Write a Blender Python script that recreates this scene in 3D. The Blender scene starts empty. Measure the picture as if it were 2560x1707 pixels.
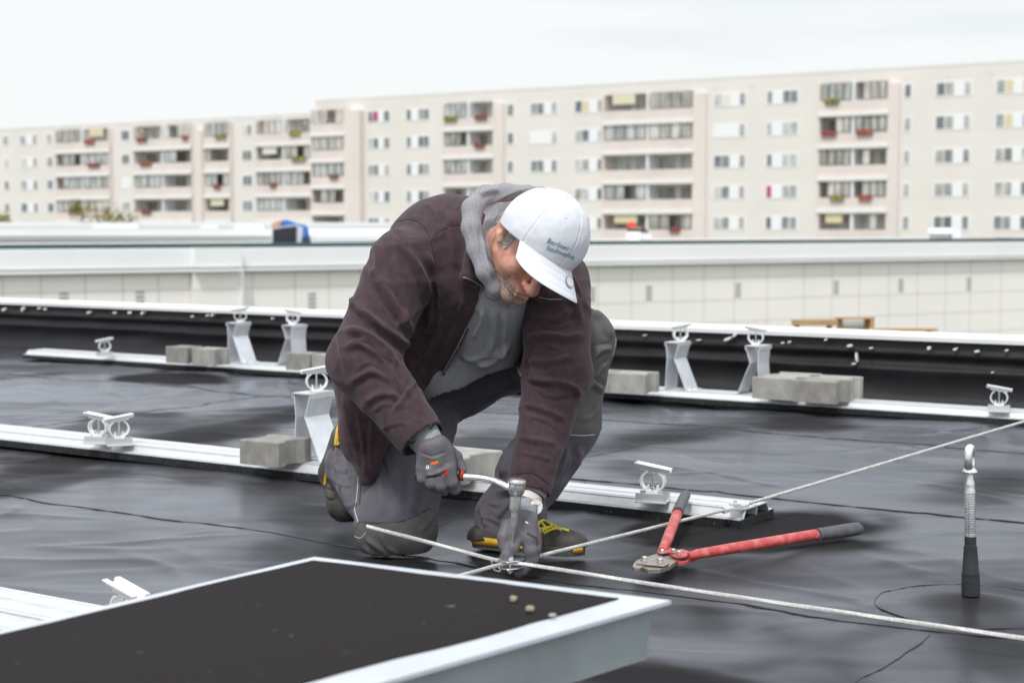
import bpy, math, random
import numpy as np
from mathutils import Vector, Matrix
from mathutils.bvhtree import BVHTree
R = math.radians
random.seed(7)
# ---------------------------------------------------------------- camera, world, sun, exposure
FPX = 4000.0; CZ = 0.83; TH = math.atan(288.5/FPX)
scn = bpy.context.scene
cam_d = bpy.data.cameras.new("camera"); cam = bpy.data.objects.new("camera", cam_d)
scn.collection.objects.link(cam); scn.camera = cam
cam.location = (0, 0, CZ); cam.rotation_euler = (math.pi/2-TH, 0, 0)
cam_d.sensor_width = 36; cam_d.lens = FPX/2560*36; cam_d.clip_start = .05; cam_d.clip_end = 5000
cam_d.dof.use_dof = True; cam_d.dof.focus_distance = 4.0; cam_d.dof.aperture_fstop = 4.5
SUN_EL, SUN_AZ = 57, -162       # azimuth measured clockwise from +Y
w = bpy.data.worlds.new("World"); scn.world = w; w.use_nodes = True
nt = w.node_tree; nt.nodes.clear()
def N(nt, t, **k):
    n = nt.nodes.new(t)
    for a, b in k.items(): setattr(n, a, b)
    return n
o_ = N(nt, 'ShaderNodeOutputWorld'); bg = N(nt, 'ShaderNodeBackground'); bg.inputs[1].default_value = .1
sky = N(nt, 'ShaderNodeTexSky'); sky.sky_type = 'NISHITA'; sky.sun_disc = False
sky.sun_elevation = R(SUN_EL); sky.sun_rotation = R(SUN_AZ)
tc = N(nt, 'ShaderNodeTexCoord'); mp = N(nt, 'ShaderNodeMapping'); mp.inputs['Scale'].default_value = (1, 1, 7)
nz = N(nt, 'ShaderNodeTexNoise'); nz.inputs['Scale'].default_value = 1.6; nz.inputs['Detail'].default_value = 5
rp = N(nt, 'ShaderNodeValToRGB'); rp.color_ramp.elements[0].position = .40; rp.color_ramp.elements[1].position = .58
rp.color_ramp.elements[0].color = (5.05, 5.5, 5.85, 1); rp.color_ramp.elements[1].color = (6.55, 6.65, 6.7, 1)
mx = N(nt, 'ShaderNodeMixRGB'); mx.inputs[0].default_value = .94
L = nt.links.new
L(tc.outputs['Generated'], mp.inputs[0]); L(mp.outputs[0], nz.inputs['Vector']); L(nz.outputs[0], rp.inputs[0])
sx = N(nt, 'ShaderNodeSeparateXYZ'); zr = N(nt, 'ShaderNodeMapRange'); zr.inputs['From Min'].default_value = .12; zr.inputs['From Max'].default_value = .9; zr.inputs['To Min'].default_value = 1.0; zr.inputs['To Max'].default_value = 1.75
vm = N(nt, 'ShaderNodeVectorMath', operation='SCALE')       # overcast sky: brighter overhead than near the horizon
L(tc.outputs['Generated'], sx.inputs[0]); L(sx.outputs[2], zr.inputs['Value']); L(rp.outputs[0], vm.inputs[0]); L(zr.outputs[0], vm.inputs['Scale'])
L(sky.outputs[0], mx.inputs[1]); L(vm.outputs[0], mx.inputs[2]); L(mx.outputs[0], bg.inputs[0]); L(bg.outputs[0], o_.inputs[0])
sl = bpy.data.lights.new("sun", 'SUN'); sl.energy = 1.5; sl.angle = R(10); sl.color = (1, .975, .94)
so = bpy.data.objects.new("sun", sl); scn.collection.objects.link(so)
sd = Vector((math.sin(R(SUN_AZ))*math.cos(R(SUN_EL)), math.cos(R(SUN_AZ))*math.cos(R(SUN_EL)), math.sin(R(SUN_EL))))
so.rotation_euler = sd.to_track_quat('Z', 'Y').to_euler()
scn.view_settings.view_transform = 'Standard'; scn.view_settings.look = 'None'
scn.view_settings.exposure = 0.55; scn.view_settings.gamma = 1

# ---------------------------------------------------------------- picture <-> place
ct, st = math.cos(TH), math.sin(TH)
def ray(px, py):
    dx = (px-1280)/FPX; dy = (853.5-py)/FPX
    return np.array((dx, ct+dy*st, -st+dy*ct))
def P(px, py, Y):
    d = ray(px, py); d = d/d[1]
    return np.array((d[0]*Y, Y, CZ+d[2]*Y))
def G(px, py, z=0):
    d = ray(px, py); t = (z-CZ)/d[2]
    return np.array((d[0]*t, d[1]*t, z))
def proj(v):
    v = np.asarray(v, dtype=float); X = v[..., 0]; Yc = v[..., 1]*ct-(v[..., 2]-CZ)*st; Zc = v[..., 1]*st+(v[..., 2]-CZ)*ct
    return 1280+FPX*X/Yc, 853.5-FPX*Zc/Yc
AN = math.atan(6130/FPX)
U2 = np.array((-math.sin(AN), math.cos(AN), 0)); V2 = np.array((math.cos(AN), math.sin(AN), 0))
def UV(u, v, z=0): return U2*u+V2*v+np.array((0, 0, z))
def uv_of(p): return float(np.dot(p, U2)), float(np.dot(p, V2))
ROTU = math.atan2(U2[1], U2[0])          # local +x -> U2 ; local +y -> -V2

# ---------------------------------------------------------------- object helpers
C = scn.collection
def thing(name, label, cat, loc=(0, 0, 0), rz=0, group=None):
    o = bpy.data.objects.new(name, None); C.objects.link(o); o.empty_display_size = .1
    o.location = loc; o.rotation_euler = (0, 0, rz); return tag(o, label, cat, group)
def tag(o, label=None, cat=None, group=None, kind=None):
    if label: o['label'] = label
    if cat: o['category'] = cat
    if group: o['group'] = group
    if kind: o['kind'] = kind
    return o
def mk(name, v, f, mat, parent=None, smooth=False, world=False):
    v = np.asarray(v, dtype=float).reshape(-1, 3)
    loc = None
    if world and parent is not None: v = v-np.array(parent.location)
    elif parent is None and world and len(v):
        loc = np.array(((v[:, 0].min()+v[:, 0].max())/2, (v[:, 1].min()+v[:, 1].max())/2, v[:, 2].min())); v = v-loc
    me = bpy.data.meshes.new(name)
    me.from_pydata(v.tolist(), [], f if isinstance(f, list) else f.tolist()); me.validate()
    if isinstance(mat, (list, tuple)):
        for m in mat: me.materials.append(m)
    elif mat: me.materials.append(mat)
    if smooth: me.polygons.foreach_set('use_smooth', [True]*len(me.polygons))
    me.update()
    o = bpy.data.objects.new(name, me); C.objects.link(o)
    if parent is not None: o.parent = parent
    if loc is not None: o.location = loc
    return o
def dup(root, loc=None, rz=None, label=None, group=None):
    r = root.copy(); C.objects.link(r)
    if loc is not None: r.location = loc
    if rz is not None: r.rotation_euler = (0, 0, rz)
    if label: r['label'] = label
    if group: r['group'] = group
    def rec(a, b):
        for ch in list(a.children):
            c = ch.copy(); C.objects.link(c); c.parent = b; rec(ch, c)
    rec(root, r)
    return r
class MB:
    def __init__(s): s.v = []; s.f = []
    def add(s, v, f):
        n = len(s.v); s.v += [tuple(map(float, q)) for q in v]; s.f += [tuple(int(i)+n for i in q) for q in f]; return s
    def box(s, c, d, rot=None, bev=0):
        hx, hy, hz = d[0]/2, d[1]/2, d[2]/2
        if bev > 0:
            b = min(bev, hx*.9, hy*.9, hz*.9); pts = []
            for x in (-1, 1):
                for y in (-1, 1):
                    for z in (-1, 1):
                        pts += [(x*hx, y*(hy-b), z*(hz-b)), (x*(hx-b), y*hy, z*(hz-b)), (x*(hx-b), y*(hy-b), z*hz)]
            import bmesh
            bm = bmesh.new(); vs = [bm.verts.new(p) for p in pts]; bmesh.ops.convex_hull(bm, input=vs)
            bmesh.ops.dissolve_limit(bm, angle_limit=.01, verts=bm.verts, edges=bm.edges)
            bm.verts.index_update(); v = [tuple(q.co) for q in bm.verts]; f = [tuple(q.index for q in fc.verts) for fc in bm.faces]; bm.free()
        else:
            v = [(x*hx, y*hy, z*hz) for x in (-1, 1) for y in (-1, 1) for z in (-1, 1)]
            f = [(0, 1, 3, 2), (4, 6, 7, 5), (0, 4, 5, 1), (2, 3, 7, 6), (0, 2, 6, 4), (1, 5, 7, 3)]
        M = rot if rot is not None else Matrix.Identity(3)
        v = [tuple(Vector(c)+M@Vector(q)) for q in v]
        return s.add(v, f)
    def tube(s, pts, r, n=8, cap=True, sq=1.0):
        pts = [Vector(p) for p in pts]; m = len(pts)
        rs = r if hasattr(r, '__len__') else [r]*m
        prev = None; v = []
        for i, p in enumerate(pts):
            t = (pts[min(i+1, m-1)]-pts[max(i-1, 0)]).normalized()
            if prev is None: a = t.orthogonal().normalized()
            else: a = (prev-t*prev.dot(t)).normalized()
            prev = a; b = t.cross(a)
            for k in range(n):
                q = 2*math.pi*k/n; v.append(p+(a*math.cos(q)+b*math.sin(q)*sq)*rs[i])
        f = [(i*n+k, i*n+(k+1) % n, (i+1)*n+(k+1) % n, (i+1)*n+k) for i in range(m-1) for k in range(n)]
        if cap: f += [tuple(range(n-1, -1, -1)), tuple((m-1)*n+k for k in range(n))]
        return s.add(v, f)
    def lathe(s, prof, n=24, c=(0, 0, 0), M=None):
        v = []
        for r, z in prof:
            for k in range(n):
                q = 2*math.pi*k/n; p = Vector((r*math.cos(q), r*math.sin(q), z))
                if M is not None: p = M@p
                v.append(p+Vector(c))
        m = len(prof)
        f = [(i*n+k, i*n+(k+1) % n, (i+1)*n+(k+1) % n, (i+1)*n+k) for i in range(m-1) for k in range(n)]
        f += [tuple(range(n-1, -1, -1)), tuple((m-1)*n+k for k in range(n))]
        return s.add(v, f)
    def prism(s, poly, z0, z1, fn=None):
        n = len(poly); fn = fn or (lambda x, y, z: (x, y, z))
        v = [fn(x, y, z0) for x, y in poly]+[fn(x, y, z1) for x, y in poly]
        f = [tuple(range(n-1, -1, -1)), tuple(range(n, 2*n))]+[(i, (i+1) % n, n+(i+1) % n, n+i) for i in range(n)]
        return s.add(v, f)
    def build(s, name, mat, parent=None, smooth=False, world=False):
        o = mk(name, s.v, s.f, mat, parent, smooth, world)
        import bmesh
        bm = bmesh.new(); bm.from_mesh(o.data); bmesh.ops.recalc_face_normals(bm, faces=bm.faces); bm.to_mesh(o.data); bm.free()
        if smooth:
            try: o.data.set_sharp_from_angle(angle=R(38))
            except Exception: pass
        return o

# ---------------------------------------------------------------- materials
def mat(name, col, rough=.6, metal=0, noise=None, amt=.15, bump=None, bstr=.2, bdist=.01, spec=.5, col2=None, stretch=None, sheen=0, sss=0, det=4, emis=None, thr=(.3, .7), coat=0):
    m = bpy.data.materials.new(name); m.use_nodes = True; nt = m.node_tree; b = nt.nodes['Principled BSDF']
    b.inputs['Roughness'].default_value = rough; b.inputs['Metallic'].default_value = metal
    b.inputs['Specular IOR Level'].default_value = spec; b.inputs['Base Color'].default_value = (*col, 1)
    if sheen: b.inputs['Sheen Weight'].default_value = sheen; b.inputs['Sheen Roughness'].default_value = .6
    if coat: b.inputs['Coat Weight'].default_value = coat; b.inputs['Coat Roughness'].default_value = .15
    if sss: b.inputs['Subsurface Weight'].default_value = sss; b.inputs['Subsurface Radius'].default_value = (.012, .005, .003); b.inputs['Subsurface Scale'].default_value = .6
    tc = N(nt, 'ShaderNodeTexCoord'); src = tc.outputs['Object']
    if stretch:
        mp = N(nt, 'ShaderNodeMapping'); mp.inputs['Scale'].default_value = stretch; nt.links.new(src, mp.inputs[0]); src = mp.outputs[0]
    if noise:
        n = N(nt, 'ShaderNodeTexNoise'); n.inputs['Scale'].default_value = noise; n.inputs['Detail'].default_value = det; nt.links.new(src, n.inputs['Vector'])
        r = N(nt, 'ShaderNodeValToRGB'); r.color_ramp.elements[0].position = thr[0]; r.color_ramp.elements[1].position = thr[1]
        c2 = col2 or tuple(c*(1+amt) for c in col)
        c1 = col if col2 else tuple(c*(1-amt) for c in col)
        r.color_ramp.elements[0].color = (*c1, 1); r.color_ramp.elements[1].color = (*c2, 1)
        nt.links.new(n.outputs[0], r.inputs[0]); nt.links.new(r.outputs[0], b.inputs['Base Color'])
        m['ramp'] = r.name
    if bump:
        n2 = N(nt, 'ShaderNodeTexNoise'); n2.inputs['Scale'].default_value = bump; n2.inputs['Detail'].default_value = 5; nt.links.new(src, n2.inputs['Vector'])
        bp = N(nt, 'ShaderNodeBump'); bp.inputs['Strength'].default_value = bstr; bp.inputs['Distance'].default_value = bdist
        nt.links.new(n2.outputs[0], bp.inputs['Height']); nt.links.new(bp.outputs[0], b.inputs['Normal'])
    return m
M = {}
M['alu'] = mat('aluminium', (.66, .67, .68), .45, .45, noise=9, amt=.07, bump=60, bstr=.05, stretch=(1, 6, 6))
M['alu_raw'] = mat('mill_aluminium', (.74, .76, .79), .42, .35, noise=14, amt=.1)
M['plastic'] = mat('white_plastic', (.80, .80, .80), .38, noise=30, amt=.05)
M['rubber'] = mat('granulate_rubber', (.012, .012, .013), .85, noise=190, col2=(.34, .34, .33), thr=(.66, .71), bump=300, bstr=.6, bdist=.003)
M['concrete'] = mat('concrete', (.25, .24, .22), .9, noise=22, amt=.22, bump=160, bstr=.3, bdist=.002, det=8)
M['concrete2'] = mat('concrete_pale', (.33, .32, .295), .9, noise=18, amt=.2, bump=160, bstr=.3, bdist=.002, det=8)
M['steel'] = mat('steel', (.78, .78, .78), .27, .9, noise=60, amt=.15, bump=200, bstr=.05)
M['steel_dull'] = mat('dull_steel', (.62, .61, .60), .36, .85, noise=60, amt=.25)
M['cable'] = mat('cable', (.60, .59, .57), .5, .3, noise=120, amt=.15)
M['red'] = mat('worn_red_paint', (.46, .055, .052), .42, noise=40, col2=(.62, .22, .20), thr=(.45, .8), bump=120, bstr=.1)
M['grip'] = mat('grey_rubber_grip', (.075, .078, .085), .6, noise=60, amt=.2)
M['jaw'] = mat('oiled_jaw_steel', (.30, .26, .22), .42, .7, noise=60, col2=(.42, .38, .34), bump=90, bstr=.1)
M['black_sleeve'] = mat('black_shrink_sleeve', (.022, .023, .026), .45, noise=30, amt=.25)
M['black'] = mat('black_plastic', (.02, .02, .022), .5)
M['redplastic'] = mat('red_plastic', (.38, .03, .02), .4)
M['lidwhite'] = mat('white_lid_metal', (.56, .585, .63), .4, .1, noise=8, amt=.05)
M['lidside'] = mat('grey_green_gelcoat', (.29, .325, .325), .5, noise=5, amt=.22, det=9, stretch=(1, 1, .35))
M['lidblack'] = mat('matt_black_coating', (.019, .0165, .0172), .92, noise=46, col2=(.10, .095, .09), thr=(.70, .80), bump=240, bstr=.25, bdist=.002, spec=.12)
M['stone'] = mat('pebble', (.33, .27, .2), .8, noise=80, amt=.3)
M['wood'] = mat('timber', (.46, .30, .15), .7, noise=6, amt=.2, stretch=(1, 8, 8))

# ---------------------------------------------------------------- numeric noise
def _h(i, j, k=0):
    n = (i*374761393+j*668265263+k*2147483647) & 0xffffffff
    n = ((n ^ (n >> 13))*1274126177) & 0xffffffff
    return ((n ^ (n >> 16)) & 0xffff)/65535.0*2-1
def vn2(x, y, s=0):
    x = np.asarray(x, float); y = np.asarray(y, float)
    i = np.floor(x).astype(np.int64); j = np.floor(y).astype(np.int64); fx = x-i; fy = y-j
    fx = fx*fx*fx*(fx*(fx*6-15)+10); fy = fy*fy*fy*(fy*(fy*6-15)+10)
    a = _h(i, j, s); b = _h(i+1, j, s); c = _h(i, j+1, s); d = _h(i+1, j+1, s)
    return (a*(1-fx)+b*fx)*(1-fy)+(c*(1-fx)+d*fx)*fy
def vn3(x, y, z, s=0):
    k = np.floor(z).astype(np.int64); f = z-k; f = f*f*(3-2*f)
    i = np.floor(x).astype(np.int64); j = np.floor(y).astype(np.int64); fx = x-i; fy = y-j
    fx = fx*fx*(3-2*fx); fy = fy*fy*(3-2*fy)
    def lay(kk):
        a = _h(i, j+kk*57, s); b = _h(i+1, j+kk*57, s); c = _h(i, j+1+kk*57, s); d = _h(i+1, j+1+kk*57, s)
        return (a*(1-fx)+b*fx)*(1-fy)+(c*(1-fx)+d*fx)*fy
    return lay(k)*(1-f)+lay(k+1)*f
# ================================================================ SETTING
# ground far below the roof, reaching the horizon
M['ground'] = mat('lawn_and_paving', (.16, .17, .12), .9, noise=.05, amt=.3)
g = mk('ground', [(-3000, -500, -9), (3000, -500, -9), (3000, 3500, -9), (-3000, 3500, -9)], [(0, 1, 2, 3)], M['ground']); tag(g, kind='structure')

ANC = G(2427, 1478, .022)
def gauss(x, s): return np.exp(-(x/s)**2)
def roof_h(X, Y):
    X = np.asarray(X, float); Y = np.asarray(Y, float)
    u = X*U2[0]+Y*U2[1]; v = X*V2[0]+Y*V2[1]
    wv = v+.12*vn2(u*1.1, v*1.3, 3); wu = u+.15*vn2(u*1.3, v*.9, 5)
    h = .012*vn2(wu*.6+3, wv*.9, 1)+.0075*vn2(wu*1.3, wv*1.7+7, 2)+.0066*vn2(wu*2.6+wv*.8, wv*3.1, 4)*(.55+.45*vn2(u*.7, v*.7, 13))
    h += .0038*vn2(wu*5.2-1.6*wv, wv*6.1, 11)*(.5+.5*vn2(u*.9+4, v*.9, 14))+.0009*vn2(wu*11, wv*13+3*wu, 12)*(.5+.5*vn2(u*1.3, v*1.1, 15))
    h += .0075*(1-np.abs(vn2(wu*1.1+.9*wv, wv*1.9-.7*wu, 9)))**5+.0055*(1-np.abs(vn2(wu*1.7-1.9*wv, wv*1.2+wu, 17)))**7
    for sv in (3.25, 4.48, 5.98, 1.7): h += .0012/(1+np.exp(-(v-sv+.006*vn2(u*5, v*0+sv, 8))/.002))-.0006
    d = np.hypot(X-ANC[0], Y-ANC[1]); r = .205
    flat = 1/(1+np.exp((d-.24)/.03)); h = h*(1-.8*flat)
    h += .022*np.exp(-(d/.105)**2)+.0025/(1+np.exp((d-r)/.002))
    return h-.012
_cr = np.random.RandomState(11); CREASES = []
for _ in range(190):
    cu_, cv_ = _cr.uniform(-.3, 7.5), _cr.uniform(1.2, 6.9); th_ = _cr.choice([-1.05, -.35, .05, .12, -.9, .5])+_cr.normal(0, .22); ln_ = _cr.uniform(.25, 1.1); bend = _cr.normal(0, .25)
    tt = np.linspace(-.5, .5, 7); c0 = U2*cu_+V2*cv_
    CREASES.append((np.stack([c0[0]+ln_*(tt*math.cos(th_)-bend*(tt**2)*math.sin(th_)), c0[1]+ln_*(tt*math.sin(th_)+bend*(tt**2)*math.cos(th_))], 1), _cr.uniform(.014, .030), _cr.uniform(.0018, .0050)))
def crease_h(X, Y):
    o = np.zeros_like(X)
    for pl, wd, am in CREASES:
        m_ = (X > pl[:, 0].min()-.12) & (X < pl[:, 0].max()+.12) & (Y > pl[:, 1].min()-.12) & (Y < pl[:, 1].max()+.12) & (np.hypot(X-ANC[0], Y-ANC[1]) > .24)
        if not m_.any(): continue
        x, y = X[m_], Y[m_]; best = np.full(x.shape, 9.); al_ = np.zeros_like(x); n_ = len(pl)-1
        for i in range(n_):
            e = pl[i+1]-pl[i]; t = np.clip(((x-pl[i, 0])*e[0]+(y-pl[i, 1])*e[1])/(e@e), 0, 1); d = np.hypot(x-pl[i, 0]-t*e[0], y-pl[i, 1]-t*e[1]); k_ = d < best; best[k_] = d[k_]; al_[k_] = ((i+t)/n_)[k_]
        o[m_] += am*np.exp(-(best/wd)**2)*np.sin(np.pi*np.clip(al_, 0, 1))
    return o
us = np.concatenate([np.arange(-9, -1.2, .12), np.arange(-1.2, 6, .0155), np.arange(6, 13.5, .045)])
vs = np.concatenate([np.arange(-3, .6, .1), np.arange(.6, 5.2, .0125), np.arange(5.2, 7.32, .02)])
uu, vv = np.meshgrid(us, vs, indexing='ij')
gx = U2[0]*uu+V2[0]*vv; gy = U2[1]*uu+V2[1]*vv
gz = roof_h(gx, gy)+crease_h(gx, gy)
nu, nv = uu.shape
verts = np.stack([gx, gy, gz], -1).reshape(-1, 3)
idx = np.arange(nu*nv).reshape(nu, nv)
quads = np.stack([idx[:-1, :-1], idx[:-1, 1:], idx[1:, 1:], idx[1:, :-1]], -1).reshape(-1, 4)
def fastmesh(name, verts, quads):
    me = bpy.data.meshes.new(name); nf = len(quads)
    me.vertices.add(len(verts)); me.vertices.foreach_set('co', np.asarray(verts, np.float32).ravel())
    me.loops.add(nf*4); me.loops.foreach_set('vertex_index', np.asarray(quads, np.int32).ravel())
    me.polygons.add(nf); me.polygons.foreach_set('loop_start', np.arange(0, nf*4, 4, dtype=np.int32))
    try: me.polygons.foreach_set('loop_total', np.full(nf, 4, np.int32))
    except Exception: pass
    me.polygons.foreach_set('use_smooth', np.ones(nf, bool)); me.update(calc_edges=True); me.validate()
    return me
me = fastmesh('roof', verts, quads)
# dry (matt, brownish) patches on the damp sheet, plus the worker's painted reflection
qx, qy = proj(verts)
jit = vn2(verts[:, 0]*3, verts[:, 1]*3, 21)*.35+vn2(verts[:, 0]*11, verts[:, 1]*8, 22)*.12
dry = np.zeros(len(verts))
def blot(cx, cy, rx, ry, slope=0, hard=6.0, a=1.0):
    global dry
    e = np.hypot((qx-cx)/rx, (qy-cy-slope*(qx-cx))/ry)+jit
    dry = np.maximum(dry, a/(1+np.exp((e-1)*hard)))
blot(1960, 1325, 330, 52, -.02, 14); blot(1760, 1420, 240, 40, .12, 4, .75); blot(430, 948, 150, 20, .03, 10)
blot(2010, 1062, 150, 20, .03, 8, .9); blot(1700, 1085, 300, 26, -.16, 4, .8); blot(360, 1120, 520, 30, -.20, 7, .9); blot(60, 1215, 280, 24, -.18, 6, .8)
blot(2480, 1215, 170, 48, -.05, 4, .85); blot(700, 1030, 260, 22, -.12, 5, .7); blot(1500, 1440, 220, 30, .1, 4, .6); blot(1650, 1700, 260, 34, .1, 8, .9)
blot(2480, 1480, 200, 40, .02, 3, .55); blot(900, 1340, 160, 40, .1, 3, .6); blot(2080, 1610, 380, 22, -.3, 3, .45)  # knee blot paints the worker's dark reflection into the mask
_u, _v = verts[:, 0]*U2[0]+verts[:, 1]*U2[1], verts[:, 0]*V2[0]+verts[:, 1]*V2[1]
_X, _Y = verts[:, 0], verts[:, 1]
nn = vn2(_X*.75+2.3, _Y*.50+1.1, 81)+.6*vn2(_X*2.1, _Y*1.3, 82)+.3*vn2(_X*5, _Y*3.2, 83)+.12*vn2(_X*14, _Y*7, 85)
dry = np.maximum(dry, .72/(1+np.exp(-(nn-.52)*9)))
# long soft streaks added to the mask for contrast
st1 = vn2(_X*1.3+.5*_Y, _Y*3.4-.5*_X, 86)+.6*vn2(_X*2.9-.6*_Y, _Y*6.5+.7*_X, 87)+.3*vn2(_X*7, _Y*15, 88)
dry = np.clip(dry+.42*np.clip(st1-.05, 0, 1)*(1-dry)+.10*vn2(_X*4, _Y*26, 89)*(1-dry)+.06, 0, 1)
dd_ = np.hypot(_X-ANC[0], _Y-ANC[1]); dry = np.maximum(dry, .85/(1+np.exp((dd_-.13)/.022)))  # darker shading of the anchor mound is put into the mask
at_ = me.attributes.new('dry', 'FLOAT', 'POINT'); at_.data.foreach_set('value', dry.astype(np.float32))
m = mat('damp_bitumen_sheet', (.015, .0155, .020), .33, noise=5, amt=.18, bump=26, bstr=.10, bdist=.004, det=6)
nt = m.node_tree; b = nt.nodes['Principled BSDF']
b.inputs['IOR'].default_value = 1.72; b.inputs['Specular Tint'].default_value = (.80, .86, 1, 1)
a = N(nt, 'ShaderNodeAttribute'); a.attribute_name = 'dry'
def mr(lo, hi):
    q = N(nt, 'ShaderNodeMapRange'); q.inputs['To Min'].default_value = lo; q.inputs['To Max'].default_value = hi
    nt.links.new(a.outputs['Fac'], q.inputs['Value']); return q
b.inputs['Roughness'].default_value = .6; b.inputs['Specular IOR Level'].default_value = 0.0
gl = N(nt, 'ShaderNodeBsdfGlossy'); gl.inputs['Color'].default_value = (.87, .89, .95, 1); q = mr(.22, .45); nt.links.new(q.outputs[0], gl.inputs['Roughness'])
frn = N(nt, 'ShaderNodeFresnel'); frn.inputs['IOR'].default_value = 1.70; q = mr(1.0, .03); mf = N(nt, 'ShaderNodeMath', operation='MULTIPLY'); nt.links.new(frn.outputs[0], mf.inputs[0]); nt.links.new(q.outputs[0], mf.inputs[1])
bnode = [n for n in nt.nodes if n.type == 'BUMP'][0]; nt.links.new(bnode.outputs[0], gl.inputs['Normal']); nt.links.new(bnode.outputs[0], frn.inputs['Normal'])
ms = N(nt, 'ShaderNodeMixShader'); nt.links.new(mf.outputs[0], ms.inputs[0]); nt.links.new(b.outputs[0], ms.inputs[1]); nt.links.new(gl.outputs[0], ms.inputs[2]); nt.links.new(ms.outputs[0], nt.nodes['Material Output'].inputs[0])
src = b.inputs['Base Color'].links[0].from_socket
mc = N(nt, 'ShaderNodeMixRGB'); mc.inputs[2].default_value = (.022, .0205, .0215, 1)
nt.links.new(a.outputs['Fac'], mc.inputs[0]); nt.links.new(src, mc.inputs[1])
# fine specks and dried splashes
tcn = N(nt, 'ShaderNodeTexCoord'); vo = N(nt, 'ShaderNodeTexVoronoi'); vo.inputs['Scale'].default_value = 22
nt.links.new(tcn.outputs['Object'], vo.inputs['Vector'])
cr = N(nt, 'ShaderNodeValToRGB'); cr.color_ramp.elements[0].position = .03; cr.color_ramp.elements[0].color = (1, 1, 1, 1); cr.color_ramp.elements[1].position = .06; cr.color_ramp.elements[1].color = (0, 0, 0, 1)
nt.links.new(vo.outputs['Distance'], cr.inputs[0])
n3 = N(nt, 'ShaderNodeTexNoise'); n3.inputs['Scale'].default_value = 2.2; nt.links.new(tcn.outputs['Object'], n3.inputs['Vector'])
c3 = N(nt, 'ShaderNodeValToRGB'); c3.color_ramp.elements[0].position = .60; c3.color_ramp.elements[1].position = .68; nt.links.new(n3.outputs[0], c3.inputs[0])
mu = N(nt, 'ShaderNodeMath', operation='MULTIPLY'); nt.links.new(cr.outputs[0], mu.inputs[0]); nt.links.new(c3.outputs[0], mu.inputs[1])
m2 = N(nt, 'ShaderNodeMixRGB'); m2.inputs[2].default_value = (.55, .55, .55, 1); nt.links.new(mu.outputs[0], m2.inputs[0]); nt.links.new(mc.outputs[0], m2.inputs[1])
nt.links.new(m2.outputs[0], b.inputs['Base Color'])
me.materials.append(m); M['sheet'] = m
roof = bpy.data.objects.new('roof', me); C.objects.link(roof); tag(roof, kind='structure')
M['bead'] = mat('weld_bead_bitumen', (.012, .012, .014), .35, noise=80, amt=.4, spec=.6)
def seam(pts, r=.0028, seed=0):
    v = []; rr = []
    for k, (x, y) in enumerate(pts):
        n = float(vn2(k*.37, seed, 31)); n2 = float(vn2(k*.9, seed, 32))
        v.append((x+.002*n, y+.002*n2, float(roof_h(x, y))+float(crease_h(np.array([x+.0]), np.array([y+.0]))[0])+.0008)); rr.append(max(.0006, .8*r*(.7+.8*float(vn2(k*.55, seed+.5, 33)))))
    b = MB(); b.tube(v, rr, 6); return b.build('weld_seam', M['bead'], roof, True)
for i, (sv, ua, ub) in enumerate(((3.25, -1.5, 5.5), (4.48, -2.2, 6.5), (5.98, -1.5, 9.5), (1.7, -.5, 2))):
    seam([UV(u, sv+.008*float(vn2(u*1.3, i, 41)))[:2] for u in np.arange(ua, ub, .022)], .0030, i)
for i, (su, va, vb) in enumerate(((1.06, 1.0, 3.24), (2.62, 3.26, 4.47), (2.9, 4.5, 5.97), (4.6, 3.26, 4.47), (5.4, 4.5, 5.97))):
    seam([UV(su+.012*float(vn2(v*2.3, i, 42)), v)[:2] for v in np.arange(va, vb, .022)], .0026, i+9)
seam([(ANC[0]+.205*(1+.008*math.sin(k*.7)+.012*float(vn2(k*.3, 4, 6)))*math.cos(k*2*math.pi/90), ANC[1]+.205*(1+.008*math.sin(k*.9))*math.sin(k*2*math.pi/90)) for k in range(91)], .0024, 21)

# ---------------------------------------------------------------- parapet
pa = thing('parapet_wall', 'low roof edge wall lined with folded black sheet under a white metal coping', 'parapet wall', UV(3, 7.3))
prof = [(-.075, .0), (-.050, .006), (-.030, .022), (-.016, .05), (-.010, .08), (-.010, .11), (-.018, .135), (-.030, .155), (-.034, .165), (-.024, .175), (-.008, .186), (-.006, .205), (-.020, .220), (-.034, .232), (-.034, .244), (-.022, .258), (-.014, .275), (-.013, .29), (-.012, .305)]
pu = np.arange(-7, 15, .03); V_ = []
for u in pu:
    for k, (dv, z) in enumerate(prof):
        n = .012*float(vn2(u*1.1, z*9, 51))*(z < .27)+.006*float(vn2(u*4+z*10, z*16, 52))*(z < .27)
        V_.append(UV(u, 7.30+dv+n, z+.008*float(vn2(u*.9, z*3, 53))*(.03 < z < .27)+(-.012 if k == 0 else 0)))
k = len(prof); F_ = [(i*k+j, i*k+j+1, (i+1)*k+j+1, (i+1)*k+j) for i in range(len(pu)-1) for j in range(k-1)]
M['upstand'] = mat('black_upstand_sheet', (.012, .011, .0125), .5, noise=6, amt=.3, bump=30, bstr=.15, bdist=.004, spec=.35)
mk('sheet_lining', V_, F_, M['upstand'], pa, True, True)
b = MB(); fn = lambda v, z, u: UV(u, v, z)
b.prism([(7.262, .296), (7.258, .296), (7.256, .316), (7.50, .324), (7.50, .27), (7.496, .27), (7.496, .319), (7.262, .311)], -7, 15, lambda x, y, z: UV(z, x, y))
M['coping'] = mat('white_coping_sheet', (.80, .81, .80), .4, .15, noise=3, amt=.06)
b.build('metal_coping', M['coping'], pa, world=True)
b = MB(); b.prism([(7.31, -9), (7.31, .290), (7.48, .290), (7.48, -9)], -7, 15, lambda x, y, z: UV(z, x, y))
b.build('masonry', M['concrete2'], pa, world=True)
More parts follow.
